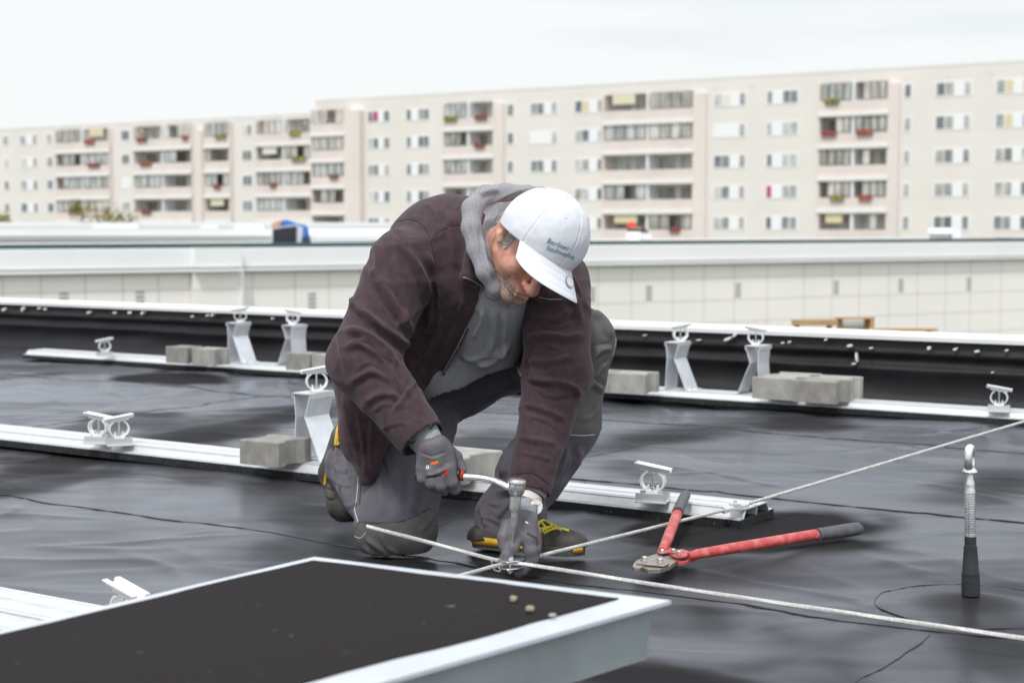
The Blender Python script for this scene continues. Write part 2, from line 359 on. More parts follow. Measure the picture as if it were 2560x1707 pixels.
# roof slab body below our sheet
b = MB(); b.prism([(-3, -9), (-3, -.05), (7.30, -.05), (7.30, -9)], -7, 13, lambda x, y, z: UV(z, x, y))
o = b.build('building_below', M['concrete2'], None, world=True); tag(o, kind='structure'); o.name = 'building_mass'
# white splashes on the black lining
b = MB(); rng = random.Random(3)
def splash(px, py, rx, ry, ang=0):
    # point on the lining plane v=7.29
    d = ray(px, py); vdot = d[0]*V2[0]+d[1]*V2[1]; t = 7.245/vdot; c = d*t+np.array((0, 0, CZ)); s = c[1]/FPX
    n = 9; pts = []
    for k in range(n):
        q = 2*math.pi*k/n; rr = 1+rng.uniform(-.25, .25); x = .65*rx*rr*math.cos(q); y = .65*ry*rr*math.sin(q)
        x, y = x*math.cos(ang)-y*math.sin(ang), x*math.sin(ang)+y*math.cos(ang)
        pts.append(c-U2*(x*s/.84)+np.array((0, 0, y*s)))
    b.add([p for p in pts]+[p+V2*.02 for p in pts], [tuple(range(n))]+[(i, (i+1) % n, n+(i+1) % n, n+i) for i in range(n)])
for q in ((8, 774, 9, 5, .5), (55, 773, 4, 9, -.5), (95, 771, 5, 3, 0), (110, 773, 3, 4, 0), (221, 781, 9, 4, .3), (284, 782, 4, 3, 0), (322, 782, 5, 4, 0), (355, 782, 8, 4, .8), (478, 791, 4, 3, 0), (516, 789, 4, 3, 0), (530, 787, 8, 3, .6), (679, 796, 3, 3, 0), (1745, 850, 9, 2, 0), (1818, 847, 14, 5, .5), (1835, 838, 9, 4, .9), (1955, 857, 4, 3, 0), (1972, 855, 5, 3, .3), (2063, 849, 5, 3, .7), (2123, 864, 8, 5, .2), (2176, 870, 5, 3, 0), (2321, 870, 6, 5, .6), (2387, 873, 6, 4, .5), (2441, 878, 8, 4, .2), (2515, 876, 5, 3, .3), (2140, 893, 3, 17, .15), (2134, 909, 7, 3, 0), (2480, 931, 3, 3, 0), (1610, 838, 6, 2, 0)):
    splash(*q)
for _ in range(40): splash(rng.choice((rng.uniform(0, 780), rng.uniform(1560, 2550))), 0, 1, 1) if False else None
M['splash'] = mat('dried_white_splash', (.75, .74, .70), .7)
b.build('paint_splashes', M['splash'], pa, world=True)

# ================================================================ RAILS, BRACKETS, CLAMPS, PAVERS
def rail(v0, u0, u1, label):
    t = thing('mounting_rail', label, 'rail', UV(u0, v0, 0), 0, 'aluminium base rails lying on the roof')
    b = MB(); fn = lambda x, y, z: UV(z, v0+x, y)
    b.prism([(-.003, 0), (.223, 0), (.223, .024), (-.003, .024)], u0-.002, u1, fn); b.build('rubber_mat', M['rubber'], t, world=True)  # mat made thicker to stand for the shadow gap beneath it
    T = .0025; b = MB()
    def plate(x0, z0, x1, z1, th=T):
        d = np.array((x1-x0, z1-z0)); d = d/np.linalg.norm(d); n = np.array((-d[1], d[0]))*th
        b.prism([(x0, z0), (x1, z1), (x1-n[0], z1-n[1]), (x0-n[0], z0-n[1])], u0, u1, fn)
    z0 = .0265; z1 = .050
    plate(0, z0, .028, z0); plate(.026, z0, .040, z1-.002); plate(.038, z1, .182, z1)
    plate(.180, z1-.002, .194, z0); plate(.192, z0, .22, z0); plate(.110, z0-.002, .1101, z1-.0026, .005)
    plate(.012, z0+.0028, .016, z0+.0028); [plate(q, z1+.0016, q+.003, z1+.0016, .0016) for q in (.052, .104, .114, .166)]
    b.build('rail_profile', M['alu'], t, world=True)
    return t
RZ = .0505
rail(6.72, .6, 8.06, 'far aluminium base rail running along the foot of the black parapet')
rail(3.978, 1.850, 6.4, 'middle aluminium base rail passing behind the kneeling worker to the crossing wire')
rail(2.08, 1.9, 4.3, 'near aluminium base rail at the lower left corner, partly behind the hatch lid')

# clamp prototype: local +x = along the flat top channel, ring lies in the x-z plane
def clamp(tilt, foot):
    t = thing('panel_clamp', 'x', 'clamp', group='white ring clamps for solar panels')
    b = MB(); n = 30; w2 = .013; ri, ro = .0290, .0330; v = []
    for k in range(n+1):
        q = R(125)+R(290)*k/n
        for r in (ri, ro):
            for y in (-w2, w2): v.append((r*math.cos(q)*1.10, y, .035+r*math.sin(q)*.95))
    f = []
    for k in range(n):
        a = k*4; c = a+4
        f += [(a, c, c+1, a+1), (a+2, a+3, c+3, c+2), (a, a+2, c+2, c), (a+1, c+1, c+3, a+3)]
    f += [(0, 1, 3, 2), (n*4, n*4+2, n*4+3, n*4+1)]
    b.add(v, f); b.box((0, 0, .004), (.036, .028, .008)); b.box((-.014, 0, .014), (.004, .02, .016)); b.box((.014, 0, .014), (.004, .02, .016))
    b.build('ring', M['plastic'], t)
    Mt = Matrix.Rotation(tilt, 3, 'Y'); b = MB(); c = Vector((0, 0, .070))
    def bx(p, d): b.box(c+Mt@Vector(p), d, Mt)
    bx((0, 0, 0), (.104, .016, .003)); bx((0, -.009, .003), (.104, .003, .010)); bx((0, .009, .003), (.104, .003, .010))
    bx((0, -.014, .0085), (.104, .011, .0025)); bx((0, .014, .0085), (.104, .011, .0025)); bx((0, 0, -.005), (.07, .012, .008))
    b.build('top_channel', M['plastic'], t)
    b = MB(); b.tube([(0, 0, .006), (0, 0, .068)], .0032, 8); b.tube([(0, 0, .010), (0, 0, .017)], .007, 6); b.tube([(0, 0, .070), (0, 0, .074)], .006, 6); b.build('bolt', M['steel'], t, True)
    if foot:
        b = MB(); b.box((0, 0, -.0225), (.088, .070, .003)); b.box((0, -.024, -.010), (.088, .003, .024)); b.box((0, .024, -.010), (.088, .003, .024)); b.box((0, 0, -.004), (.05, .05, .004))
        b.box((.030, -.001, -.012), (.003, .046, .02)); b.build('foot', M['alu'], t)
    return t
CF = 'white ring clamp '
cp1 = clamp(R(-9), True); cp2 = clamp(R(-9), False)
used = set()
def place_clamp(px, py, z, ang, label, foot):
    p = G(px, py, z); src = cp1 if foot else cp2
    o = src if src.name not in used else dup(src)
    used.add(src.name); o.location = (p[0], p[1], z+(.024 if foot else 0)); o.rotation_euler = (0, 0, ang); o['label'] = label
    return o
# bracket prototype : local x along U2, y along V (sheet width)
def bracket():
    t = thing('support_bracket', 'x', 'bracket', group='folded aluminium supports standing on the rails')
    T = .003
    def strip(name, pts):
        b = MB(); outer = []; inner = []
        for i, (x, z) in enumerate(pts):
            d = np.array(pts[min(i+1, len(pts)-1)])-np.array(pts[max(i-1, 0)]); d = d/np.linalg.norm(d); n_ = np.array((-d[1], d[0]))*T
            outer.append((x, z)); inner.append((x+n_[0], z+n_[1]))
        b.prism(outer+inner[::-1], -.062, .062, lambda x, z, y: (x, y, z)); return b.build(name, M['alu_raw'], t)
    strip('slanted_leg', [(-.085, .0), (-.066, .002), (-.060, .004), (.002, .148), (-.018, .210), (-.020, .222)])
    strip('upright_leg', [(.070, .0), (.054, .002), (.050, .004), (.040, .148), (.046, .212), (.047, .222)])
    b = MB(); b.box((.0135, 0, .2265), (.076, .130, .004)); b.box((-.0235, 0, .219), (.003, .130, .018)); b.box((.0505, 0, .219), (.003, .130, .018)); b.build('top_plate', M['alu'], t)
    for y in (.03, -.03): b = MB(); b.tube([(-.075, y, .004), (-.075, y, .010)], .006, 6); b.build('bolt', M['steel'], t)
    return t
bp = bracket()
def place_bracket(u, v, flip, label, first=[True]):
    o = bp if first[0] else dup(bp)
    first[0] = False; p = UV(u, v, RZ); o.location = p; o.rotation_euler = (0, 0, ROTU+(math.pi if flip else 0)); o['label'] = label; return o
def u_px(px, v, z):
    a_, b_ = 0., 12.
    for _ in range(50):
        m_ = (a_+b_)/2
        if proj(UV(m_, v, z))[0] > px: a_ = m_
        else: b_ = m_
    return m_
def u_at(px, py, z):
    return uv_of(G(px, py, z))[0]
ang_u = -.35; ang_v = .30
BR = [(793, 1160, 4.09, False, 'bracket on the middle rail just behind the worker, beside a single grey paver', 0, 'V'),
      (602, 906, 6.83, False, 'leftmost bracket on the far rail, right of the left paver stack', -.1, 'V'),
      (733, 925, 6.83, True, 'bracket on the far rail between the left paver stacks', .1, 'U'),
      (1700, 975, 6.83, False, 'bracket on the far rail right of the worker knee', 0, 'V'),
      (1888, 983, 6.83, True, 'rightmost bracket on the far rail, behind the pair of large pavers', 0, 'U')]
CL_ = [CF+t for t in ('on the middle rail bracket just behind the worker', 'on the leftmost bracket of the far rail', 'on the far bracket between the two left paver stacks', 'on the far bracket right of the worker knee', 'on the rightmost far bracket above the large pavers')]
for px, py, v, fl, lab, da, way in BR:
    u = u_px(px, v, RZ); place_bracket(u, v, fl, 'folded aluminium '+lab)
    p = UV(u, v, RZ+.2295); o = cp2 if cp2.name not in used else dup(cp2); used.add(cp2.name)
    o.location = p; o.rotation_euler = (0, 0, (ang_v if way == 'V' else ang_u+math.pi)+da); o['label'] = CL_[BR.index((px, py, v, fl, lab, da, way))]
for px, py, way, da, lab in ((262, 890, 'V', .2, 'standing alone near the left end of the far rail'), (2497, 1028, 'U', 0, 'at the right edge on the far rail by the parapet'),
        (247, 1107, 'U', .1, 'left one of the touching pair on the middle rail'), (298, 1112, 'V', .1, 'right one of the touching pair on the middle rail'),
        (1632, 1253, 'U', 0, 'on the middle rail near its cut end left of the bolt cutter'), (316, 1600, 'U', -.42, 'half hidden behind the hatch lid at lower left')):
    zz = RZ if 'half' not in lab else RZ
    place_clamp(px, py, zz, (ang_v if way == 'V' else ang_u+math.pi)+da, CF+lab, True)

def paver():
    b = MB(); a, c, n_ = .098, .076, .0
    L_ = .112
    pl = [(-a, -L_), (a, -L_), (a, -L_+.045), (c, -L_+.075), (c, L_-.075), (a, L_-.045), (a, L_), (-a, L_), (-a, L_-.045), (-c, L_-.075), (-c, -L_+.075), (-a, -L_+.045)]
    ins = [(x*.975, y*.98) for x, y in pl]; n = len(pl)
    v = [(x, y, 0) for x, y in pl]+[(x, y, .0765) for x, y in pl]+[(x, y, .08) for x, y in ins]
    f = [tuple(range(n-1, -1, -1)), tuple(range(2*n, 3*n))]
    for lv in (0, 1): f += [(lv*n+i, lv*n+(i+1) % n, (lv+1)*n+(i+1) % n, (lv+1)*n+i) for i in range(n)]
    b.add(v, f); o = b.build('concrete_paver', M['concrete']); tag(o, 'x', 'paver', 'grey concrete pavers weighing down the rails'); return o
pv = paver(); pv2 = None
def place_paver(px, py, lab, z=RZ+.001, dv=.112, rz=0, m=0, first=[True], off=(0, 0), sc=1.0):
    """px,py = centre of the lower front edge in the picture"""
    global pv2
    p = G(px, py, z)+V2*dv+U2*off[0]+V2*off[1]
    o = pv if first[0] else dup(pv)
    first[0] = False
    if m:
        if pv2 is None: pv2 = pv.data.copy(); pv2.materials.clear(); pv2.materials.append(M['concrete2'])
        o.data = pv2
    o.location = p; o.rotation_euler = (0, 0, ROTU+rz); o['label'] = lab; o.scale = sc if isinstance(sc, tuple) else (sc, sc, sc)
place_paver(643, 1164, 'single dark grey I-shaped paver on the middle rail left of its bracket', rz=.03, sc=(.84, .74, 1.0), dv=.09)
place_paver(1088, 1206, 'grey paver corner showing behind the ratchet hand, on the middle rail', m=1)
for i, (px, py, lab) in enumerate(((440, 908, 'left grey paver of the pair near the left end of the far rail'), (506, 913, 'right grey paver of the pair near the left end of the far rail'), (743, 926, 'left grey paver of the pair beside the worker shoulder, far rail'), (809, 931, 'right grey paver beside the worker shoulder, partly hidden by the sleeve'),
        (1478, 978, 'grey paver on the far rail mostly hidden behind the raised knee'), (1562, 983, 'grey paver on the far rail just right of the raised knee'))):
    place_paver(px, py, lab, m=i % 2, rz=.015*i-.03, sc=(.88, .55, 1.16) if i < 4 else (1.0, .68, 1.16), dv=.068 if i < 4 else .082)
for i, (px, py, nm) in enumerate(((1930, 999, 'left'), (2034, 1008, 'right'))):
    place_paver(px, py, 'front '+nm+' grey paver of the four before the rightmost bracket', m=1-i, rz=-.02*i, sc=(1.04, .72, 1.22), dv=.09); place_paver(px, py, 'rear '+nm+' grey paver of the four before the rightmost bracket', off=(.0, .166), m=1, rz=.02, sc=(1.02, .72, 1.2), dv=.09)

# ================================================================ HATCH LID, PEBBLES
A = G(786, 1391, .25); B_ = G(1678, 1500, .25); Lq = G(0, 1575, .25); Fq = G(947, 1707, .25)
dAB = B_-A; dAL = (Lq-A)/np.linalg.norm(Lq-A); dBF = (Fq-B_)/np.linalg.norm(Fq-B_)
Cq = A+dAL*1.35; Dq = B_+dBF*1.25
hb = thing('roof_hatch', 'large roof hatch lid with matt black top, white metal rim and grey green skirt', 'roof hatch', (float((A+Dq)[0]/2), float((A+Dq)[1]/2), 0))
def lerp(a, b_, t): return a+(b_-a)*t
def quadpt(s, t): return lerp(lerp(A, B_, s), lerp(Cq, Dq, s), t)
zt = np.array((0, 0, 1.0))
def edge_loop(ins, n=40, wob=0, seed=0):
    out = []; c = (A+B_+Cq+Dq)/4; ks = [A, B_, Dq, Cq]
    for i in range(4):
        p, q = ks[i], ks[(i+1) % 4]; e = (q-p)/np.linalg.norm(q-p); nrm = np.array((-e[1], e[0], 0))
        if np.dot(nrm, c-p) < 0: nrm = -nrm
        out.append((p, q, e, nrm, ins[i]))
    pts = []
    for i in range(4):
        p0, q0, e0, n0, d0 = out[i-1]; p, q, e, nrm, d = out[i]
        def isect(pa_, ea, pb_, eb):
            Mx = np.array([[ea[0], -eb[0]], [ea[1], -eb[1]]]); t = np.linalg.solve(Mx, (pb_-pa_)[:2]); return pa_+ea*t[0]
        pts.append(isect(p0+n0*d0, e0, p+nrm*d, e))
    res = []
    for i in range(4):
        p, q = pts[i], pts[(i+1) % 4]; nrm = out[i][3]
        for k in range(n):
            t = k/n; wv_ = wob*(float(vn2(t*7+i*9, seed, 61))+.4*float(vn2(t*23+i*9, seed, 62)))*min(1, 8*t, 8*(1-t)+.1)
            res.append(lerp(p, q, t)+nrm*wv_)
    return res
outer = edge_loop((0, 0, 0, 0)); low = edge_loop((.004, .004, .004, .004)); n = len(outer)
b = MB(); inner = edge_loop((.07, .10, .08, .07), 40)
b.add([p for p in outer]+[p+zt*.0 for p in inner], [(i, (i+1) % n, n+(i+1) % n, n+i) for i in range(n)])
b.add([p for p in outer]+[p-zt*.006 for p in outer], [(i, n+i, n+(i+1) % n, (i+1) % n) for i in range(n)])
b.add([p-zt*.006 for p in outer]+[p-zt*.006 for p in edge_loop((.02, .02, .02, .02))], [(i, n+i, n+(i+1) % n, (i+1) % n) for i in range(n)])
b.build('metal_rim', M['lidwhite'], hb, world=True)
bi = edge_loop((.034, .064, .05, .026), 40, .0045, 2)
# rounded dark corner near the right tip
b = MB(); cen = sum(bi)/len(bi)
b.add([p+zt*.0025 for p in bi]+[p-zt*.001 for p in bi], [tuple(range(n))]+[(i, (i+1) % n, n+(i+1) % n, n+i) for i in range(n)])
b.build('black_coating', M['lidblack'], hb, world=True)
s0 = edge_loop((.016, .020, .02, .02)); s1 = edge_loop((.022, .026, .026, .02))
b = MB(); b.add([p-zt*.004 for p in s0]+[p-zt*.092 for p in s1]+[p-zt*.092 for p in edge_loop((.05, .05, .05, .05))], [(i, n+i, n+(i+1) % n, (i+1) % n) for i in range(n)]+[(n+i, 2*n+i, 2*n+(i+1) % n, n+(i+1) % n) for i in range(n)])
b.build('skirt', M['lidside'], hb, world=True)
s2 = edge_loop((.10, .085, .10, .10)); s3 = edge_loop((-.02, .05, .05, .05))
b = MB(); b.add([p-zt*.085 for p in s2]+[p-zt*.262 for p in s2], [(i, n+i, n+(i+1) % n, (i+1) % n) for i in range(n)]); b.build('curb', M['upstand'], hb, world=True)
s4 = edge_loop((.05, -.10, -.05, .02)); b = MB(); b.add([p-zt*.215 for p in s2]+[p-zt*.244 for p in s4]+[p-zt*.262 for p in s4], [(i, n+i, n+(i+1) % n, (i+1) % n) for i in range(n)]+[(n+i, 2*n+i, 2*n+(i+1) % n, n+(i+1) % n) for i in range(n)]); b.build('flashing', M['lidblack'], hb, world=True)
for px, py, r, lab in ((1284, 1503, .0062, 'brown round pebble, leftmost of three on the hatch lid'), (1325, 1530, .0072, 'tan rough pebble, middle one of three on the hatch lid'), (1381, 1541, .0055, 'pale flat pebble on the hatch lid beside the white rim')):
    p = G(px, py, .2535); v = []; f = []; mb = MB(); pr = [(math.sin(t)*r, (1-math.cos(t))*r*(.5 if 'flat' in lab else .75)) for t in np.linspace(.05, math.pi-.05, 8)]
    mb.lathe(pr, 10, p); mb.v = [tuple(np.array(q)+np.array((rng.uniform(-1, 1), rng.uniform(-1, 1), 0))*r*.22) for q in mb.v]
    tag(mb.build('pebble', M['stone'] if 'pale' not in lab else M['concrete2'], None, True, True), lab, 'pebble', 'pebbles lying on the hatch lid')

# ================================================================ ANCHOR POST
an = thing('anchor_post', 'steel safety anchor with eye and ruled scale on a black sleeve in a round patch', 'anchor post', tuple(ANC))
s = 1/ (FPX/ANC[1]); H = lambda py: (1478-py)*s*1.0
lean = lambda z: -z*.028
def lathe_seg(name, prof, mt):
    b = MB(); b.lathe([(r*s, z*s) for r, z in prof], 28); b.v = [(x+lean(z), y, z) for x, y, z in b.v]
    return b.build(name, mt, an, True)
lathe_seg('rubber_sleeve', [(23.5, -8), (23.5, 2), (22.5, 40), (22, 44), (22.5, 46), (21, 50), (16.5, 114), (16.5, 118), (14.6, 119), (14.6, 142), (12, 142)], M['black_sleeve'])
lathe_seg('scale_tube', [(13.5, 120), (13.5, 260), (12, 265), (12.4, 272), (12, 276), (9, 288), (9, 302)], M['steel'])
b = MB()
for k in range(24):
    z = (152+k*4.3)*s; wd = .9 if k % 2 else 1.35
    v = []
    for q in np.linspace(-wd, wd, 9): v += [(13.7*s*math.sin(q)+lean(z), -13.7*s*math.cos(q), z), (13.7*s*math.sin(q)+lean(z), -13.7*s*math.cos(q), z+1.5*s)]
    b.add(v, [(2*i, 2*i+2, 2*i+3, 2*i+1) for i in range(8)])
b.build('scale_marks', M['black'], an)
lathe_seg('collar', [(8, 300), (17, 303), (18.5, 306), (17, 310), (13, 314), (10, 318)], M['steel'])
b = MB(); cz = 341*s; ex = np.array((math.cos(R(62)), math.sin(R(62)), 0))
b.tube([np.array((lean(cz), 0, cz))+ex*(math.cos(q)*20*s)+zt*(math.sin(q)*25*s) for q in np.linspace(0, 2*math.pi, 33)], 10.5*s, 14, False); b.build('eye', M['steel'], an, True)

# ================================================================ BOLT CUTTER
bc = thing('bolt_cutter', 'open bolt cutter with worn red handles and grey rubber grips lying on the sheet', 'bolt cutter', tuple(G(1640, 1400, 0)))
def handle(pts, rs, gp, gr, flat):
    b = MB(); b.tube(pts, rs, 14, True, flat); b.build('handle', M['red'], bc, True, True)
    b = MB(); b.tube(gp, gr, 18, True, .9)
    b.build('grip', M['grip'], bc, True, True)
hz = .022
h1a = G(1735, 1345+28, .026); h1b = G(2052, 1338, .026)
handle([G(1722, 1390, .020), G(1745, 1384, .024), G(1830, 1370, .026), G(2060, 1332, .026)], [.010, .0125, .0140, .0145],
       [G(2044, 1336, .026), G(2056, 1334, .026), G(2090, 1329, .027), G(2135, 1322, .027), G(2146, 1320.5, .027), G(2151, 1319.5, .027)], [.0175, .0172, .0180, .0185, .0175, .012], .9)
handle([G(1655, 1378, .022), G(1668, 1350, .036), G(1696, 1275, .067), G(1700, 1268, .069)], [.0125, .0155, .0150, .0145],
       [G(1694, 1282, .066), G(1698, 1270, .069), G(1708, 1248, .073), G(1713, 1238, .074), G(1715, 1233, .074)], [.0172, .0168, .0165, .0160, .011], .9)
def plate_px(name, pts, z0, z1, mt):
    b = MB(); pl = [G(x, y, z0)[:2] for x, y in pts]; b.prism([tuple(p) for p in pl], z0, z1); o = b.build(name, mt, bc, world=True)
    md = o.modifiers.new('bev', 'BEVEL'); md.width = .0012; md.segments = 2; return o
plate_px('jaw', [(1581, 1424), (1584, 1416), (1592, 1408), (1640, 1392), (1665, 1384), (1690, 1398), (1650, 1410), (1622, 1415), (1600, 1428), (1585, 1427)], .008, .017, M['jaw'])
plate_px('jaw', [(1605, 1428), (1625, 1416), (1660, 1410), (1700, 1396), (1718, 1390), (1706, 1402), (1690, 1412), (1676, 1424), (1650, 1433), (1620, 1434)], .004, .015, M['jaw'])
plate_px('jaw_plate', [(1591, 1408), (1632, 1390), (1655, 1392), (1674, 1404), (1672, 1412), (1660, 1417), (1590, 1410)], .0175, .021, M['jaw'])
plate_px('hinge_plate', [(1643, 1383), (1645, 1376), (1655, 1372), (1672, 1371), (1690, 1377), (1688, 1383), (1664, 1384), (1650, 1387)], .021, .026, M['red'])
plate_px('hinge_plate', [(1672, 1384), (1690, 1378), (1706, 1376), (1728, 1384), (1740, 1384), (1712, 1394), (1690, 1396), (1680, 1392)], .018, .023, M['red'])
plate_px('hinge_plate', [(1688, 1408), (1705, 1402), (1730, 1396), (1746, 1398), (1712, 1412), (1696, 1414)], .002, .010, M['red'])
for x, y, z in ((1611, 1399, .021), (1650, 1404, .021), (1655, 1381, .026), (1683, 1380, .026), (1697, 1385, .024)):
    p = G(x, y, z); b = MB(); r = .0082 if z < .022 else .0062
    b.lathe([(r*1.35, 0), (r*1.35, .0012), (r, .0013), (r, .0075), (r*.75, .009)], 6, tuple(p)); b.build('bolt', M['steel_dull'], bc, False, True)
# ================================================================ WIRE ROPES AND CLAMP
def rope(pts, r, name, label, seed=0):
    # three visible strands twisted round the line
    P_ = [np.array(p, float) for p in pts]; seg = [0]
    for i in range(1, len(P_)): seg.append(seg[-1]+np.linalg.norm(P_[i]-P_[i-1]))
    tot = seg[-1]; ns = int(tot/.006); S = np.linspace(0, tot, ns); A_ = np.array(P_)
    cc = np.stack([np.interp(S, seg, A_[:, k]) for k in range(3)], 1)
    for _ in range(30): cc[1:-1] = (cc[:-2]+cc[1:-1]*2+cc[2:])/4
    b = MB(); tg = np.gradient(cc, axis=0); tg /= np.linalg.norm(tg, axis=1)[:, None]
    a = np.cross(tg, (0, 0, 1.0)); a /= np.linalg.norm(a, axis=1)[:, None]; c = np.cross(tg, a)
    for k in range(6):
        ph = S/.055*2*math.pi+k*math.pi/3
        b.tube(cc+a*(np.cos(ph)*r*.60)[:, None]+c*(np.sin(ph)*r*.60)[:, None], r*.36, 5)
    o = b.build(name, M['cable'], None, True, True); tag(o, label, 'wire rope', 'steel wire ropes crossing at the clamp'); return o
CL = P(1275, 1408, 3.80)
cl = tuple(CL)
re_ = G(1838, 1268, .058); dd = (re_-CL); dd /= np.linalg.norm(dd[:2])
rope([tuple(CL-np.array((.18, .155, .0))*1.9-zt*.012), G(1145, 1440, .018), CL+np.array((-.02, -.015, .002)), CL+np.array((.03, .03, .002)), re_, re_+dd*2.6+zt*.082], .0052, 'wire_rope', 'pale wire rope rising from the clamp across the middle rail to the right edge')
rope([P(916, 1315, 3.86), P(1060, 1352, 3.84), P(1180, 1384, 3.81), CL+np.array((-.02, 0, .004)), CL+np.array((.03, -.02, .004)), G(1600, 1455, .012), G(1900, 1500, .02), G(2560, 1595, .03), G(3000, 1660, .03)], .0054, 'wire_rope', 'pale wire rope from the kneeling knee through the clamp to the lower right corner')
cc_ = thing('cross_clamp', 'small steel cross connector with bolt joining the two wire ropes', 'rope clamp', (CL[0], CL[1], CL[2]-.03))
for dz, s_ in ((.008, 1), (-.010, .95)):
    b = MB(); pl = [(1228, 1404), (1250, 1400), (1288, 1396), (1306, 1398), (1304, 1410), (1290, 1420), (1262, 1426), (1240, 1418)]
    pp = [P(x, y+(5 if s_ == 1 else 0), 3.80) for x, y in pl]
    q = []
    for k, (x, y) in enumerate(pl):
        q.append((CL[0]+(x-1268)/1052, CL[1]-(y-1410)/1052*2.2))
    b.prism(q, CL[2]+dz, CL[2]+dz+.003); o = b.build('clamp_plate', M['steel'], cc_, world=True); o.modifiers.new('b', 'BEVEL').width = .001
b = MB(); b.tube([CL+zt*.022, CL-zt*.024], .004, 8); b.tube([CL-zt*.013, CL-zt*.020], .0078, 6); b.tube([CL+zt*.011, CL+zt*.018], .0078, 6); b.build('bolt', M['steel'], cc_, False, True)
b = MB(); b.tube([P(1228, 1402, 3.79), P(1236, 1424, 3.79), P(1248, 1428, 3.785), P(1256, 1418, 3.785)], .0022, 6); b.build('hook_lip', M['steel'], cc_, True, True)
b = MB(); b.tube([re_-dd*.05+zt*.0, re_+dd*.05], .009, 8); b.box(re_+zt*.004, (.03, .03, .016)); b.box(re_-zt*.006, (.10, .02, .004), Matrix.Rotation(.7, 3, 'Z')); b.tube([re_+zt*.005, re_+zt*.02], .005, 6)
tag(b.build('rope_clip', M['alu'], None, True, True), 'small aluminium clip holding the rope onto the cut end of the middle rail', 'rope clip')
# ================================================================ NEIGHBOUR ROOF WITH TILED WALL
M['tile'] = mat('pale_cladding_tile', (.88, .845, .81), .5, noise=.35, amt=.035)
M['joint'] = mat('tile_joint', (.50, .45, .43), .8)
M['white_band'] = mat('white_roof_edge', (.84, .845, .85), .45, noise=.4, amt=.03)
M['dark_gap'] = mat('dark_strip', (.03, .06, .06), .6)
M['vent'] = mat('vent_grey', (.36, .35, .34), .6)
AW = math.atan(6420/FPX); UW = np.array((math.sin(AW), math.cos(AW), 0)); NW = np.array((math.cos(AW), -math.sin(AW), 0))  # NW faces the camera side
W0 = P(590, 565, 30.0); W0[2] = 0
def wl(s, z, off=0): return W0+UW*s+NW*off+np.array((0, 0, z))
def ws(px, py=650, off=0):
    d = ray(px, py); o0 = W0+NW*off
    A2 = np.array([[d[0], -UW[0]], [d[1], -UW[1]]]); t = np.linalg.solve(A2, o0[:2]); return float(t[1])
def wz(px, py):
    s = ws(px, py); p = W0+UW*s; d = ray(px, py); return CZ+d[2]*p[1]/d[1]
nb = thing('neighbour_building', 'flat roofed building clad in pale square tiles with broad white roof edge', 'building', (float(W0[0]), float(W0[1]), -9))
def wbox(b, s0, s1, z0, z1, o0, o1):
    b.add([wl(s, z, o) for s in (s0, s1) for o in (o0, o1) for z in (z0, z1)], [(0, 1, 3, 2), (4, 6, 7, 5), (0, 4, 5, 1), (2, 3, 7, 6), (0, 2, 6, 4), (1, 5, 7, 3)])
S0, S1 = ws(-500), ws(3100); sA, sB = ws(475), ws(590)
zc = .43; b = MB(); wbox(b, S0, S1, -9, zc-.46, -.6, 0); wbox(b, sA, sB, -9, zc-.46, 0, .16); b.build('tiled_wall', M['tile'], nb, world=True)
b = MB()
th = .50; tw = .98
zz = zc-.47
rows = [zz-.30, zz-.30-th, zz-.30-2*th, zz-.30-3*th, zz-.30-4*th]
for z in rows: wbox(b, S0, S1, z-.006, z+.006, -.05, .004); wbox(b, sA, sB, z-.006, z+.006, .1, .164)
cols = [ws(x) for x in (5, 101, 212, 306, 395)]+[sA, sB]+[ws(x) for x in (630, 737, 822, 900)]
x = cols[-1]
while x < S1-.7: x += tw*rng.choice((1, 1, 1.15, .9)); cols.append(x)
for s_ in cols:
    o_f = .164 if sA < s_ < sB else .004
    wbox(b, s_-.006, s_+.006, -4, zz, -.05, o_f)
b.build('tile_joints', M['joint'], nb, world=True)
b = MB(); wbox(b, S0, S1, zc-.36, zc-.02, -.75, .10); wbox(b, sA, sB+.02, zc-.36, zc, .08, .26); b.build('roof_fascia', M['white_band'], nb, world=True)
b = MB(); wbox(b, S0, S1, zc-.44, zc-.385, -.75, .16); wbox(b, sA, sB+.02, zc-.44, zc-.385, .1, .32); b.build('drip_edge', M['white_band'], nb, world=True)
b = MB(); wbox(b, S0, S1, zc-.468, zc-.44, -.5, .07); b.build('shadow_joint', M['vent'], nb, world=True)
b = MB(); wbox(b, S0, S1, zc-.3, zc-.02, -12, -.75); b.build('roof_surface', M['white_band'], nb, world=True)
b = MB(); wbox(b, S0, S1, zc-.02, zc+.075, -1.0, -.80); b.build('roof_dark_strip', M['dark_gap'], nb, world=True)  # thin dark strip along the roof edge, behind the fascia
for x, y in ((160, 752), (350, 748), (780, 752), (1622, 732), (1845, 725), (2090, 718), (2252, 713), (2422, 710), (1480, 735)):
    s_ = ws(x, y); z_ = wz(x, y)
    for k in range(4):
        b = MB(); wbox(b, s_-.08, s_+.08, z_-.15+k*.085, z_-.15+k*.085+.045, -.02, .012)
        if k == 0: vb = MB()
        vb.add(b.v, b.f)
    vb.build('wall_vent', M['vent'], nb, world=True)
b = MB(); p0 = wl(sB+.03, zc-.45, .10); b.tube([p0, p0-zt*8], .085, 12); b.build('downpipe', M['white_band'], nb, True, True)
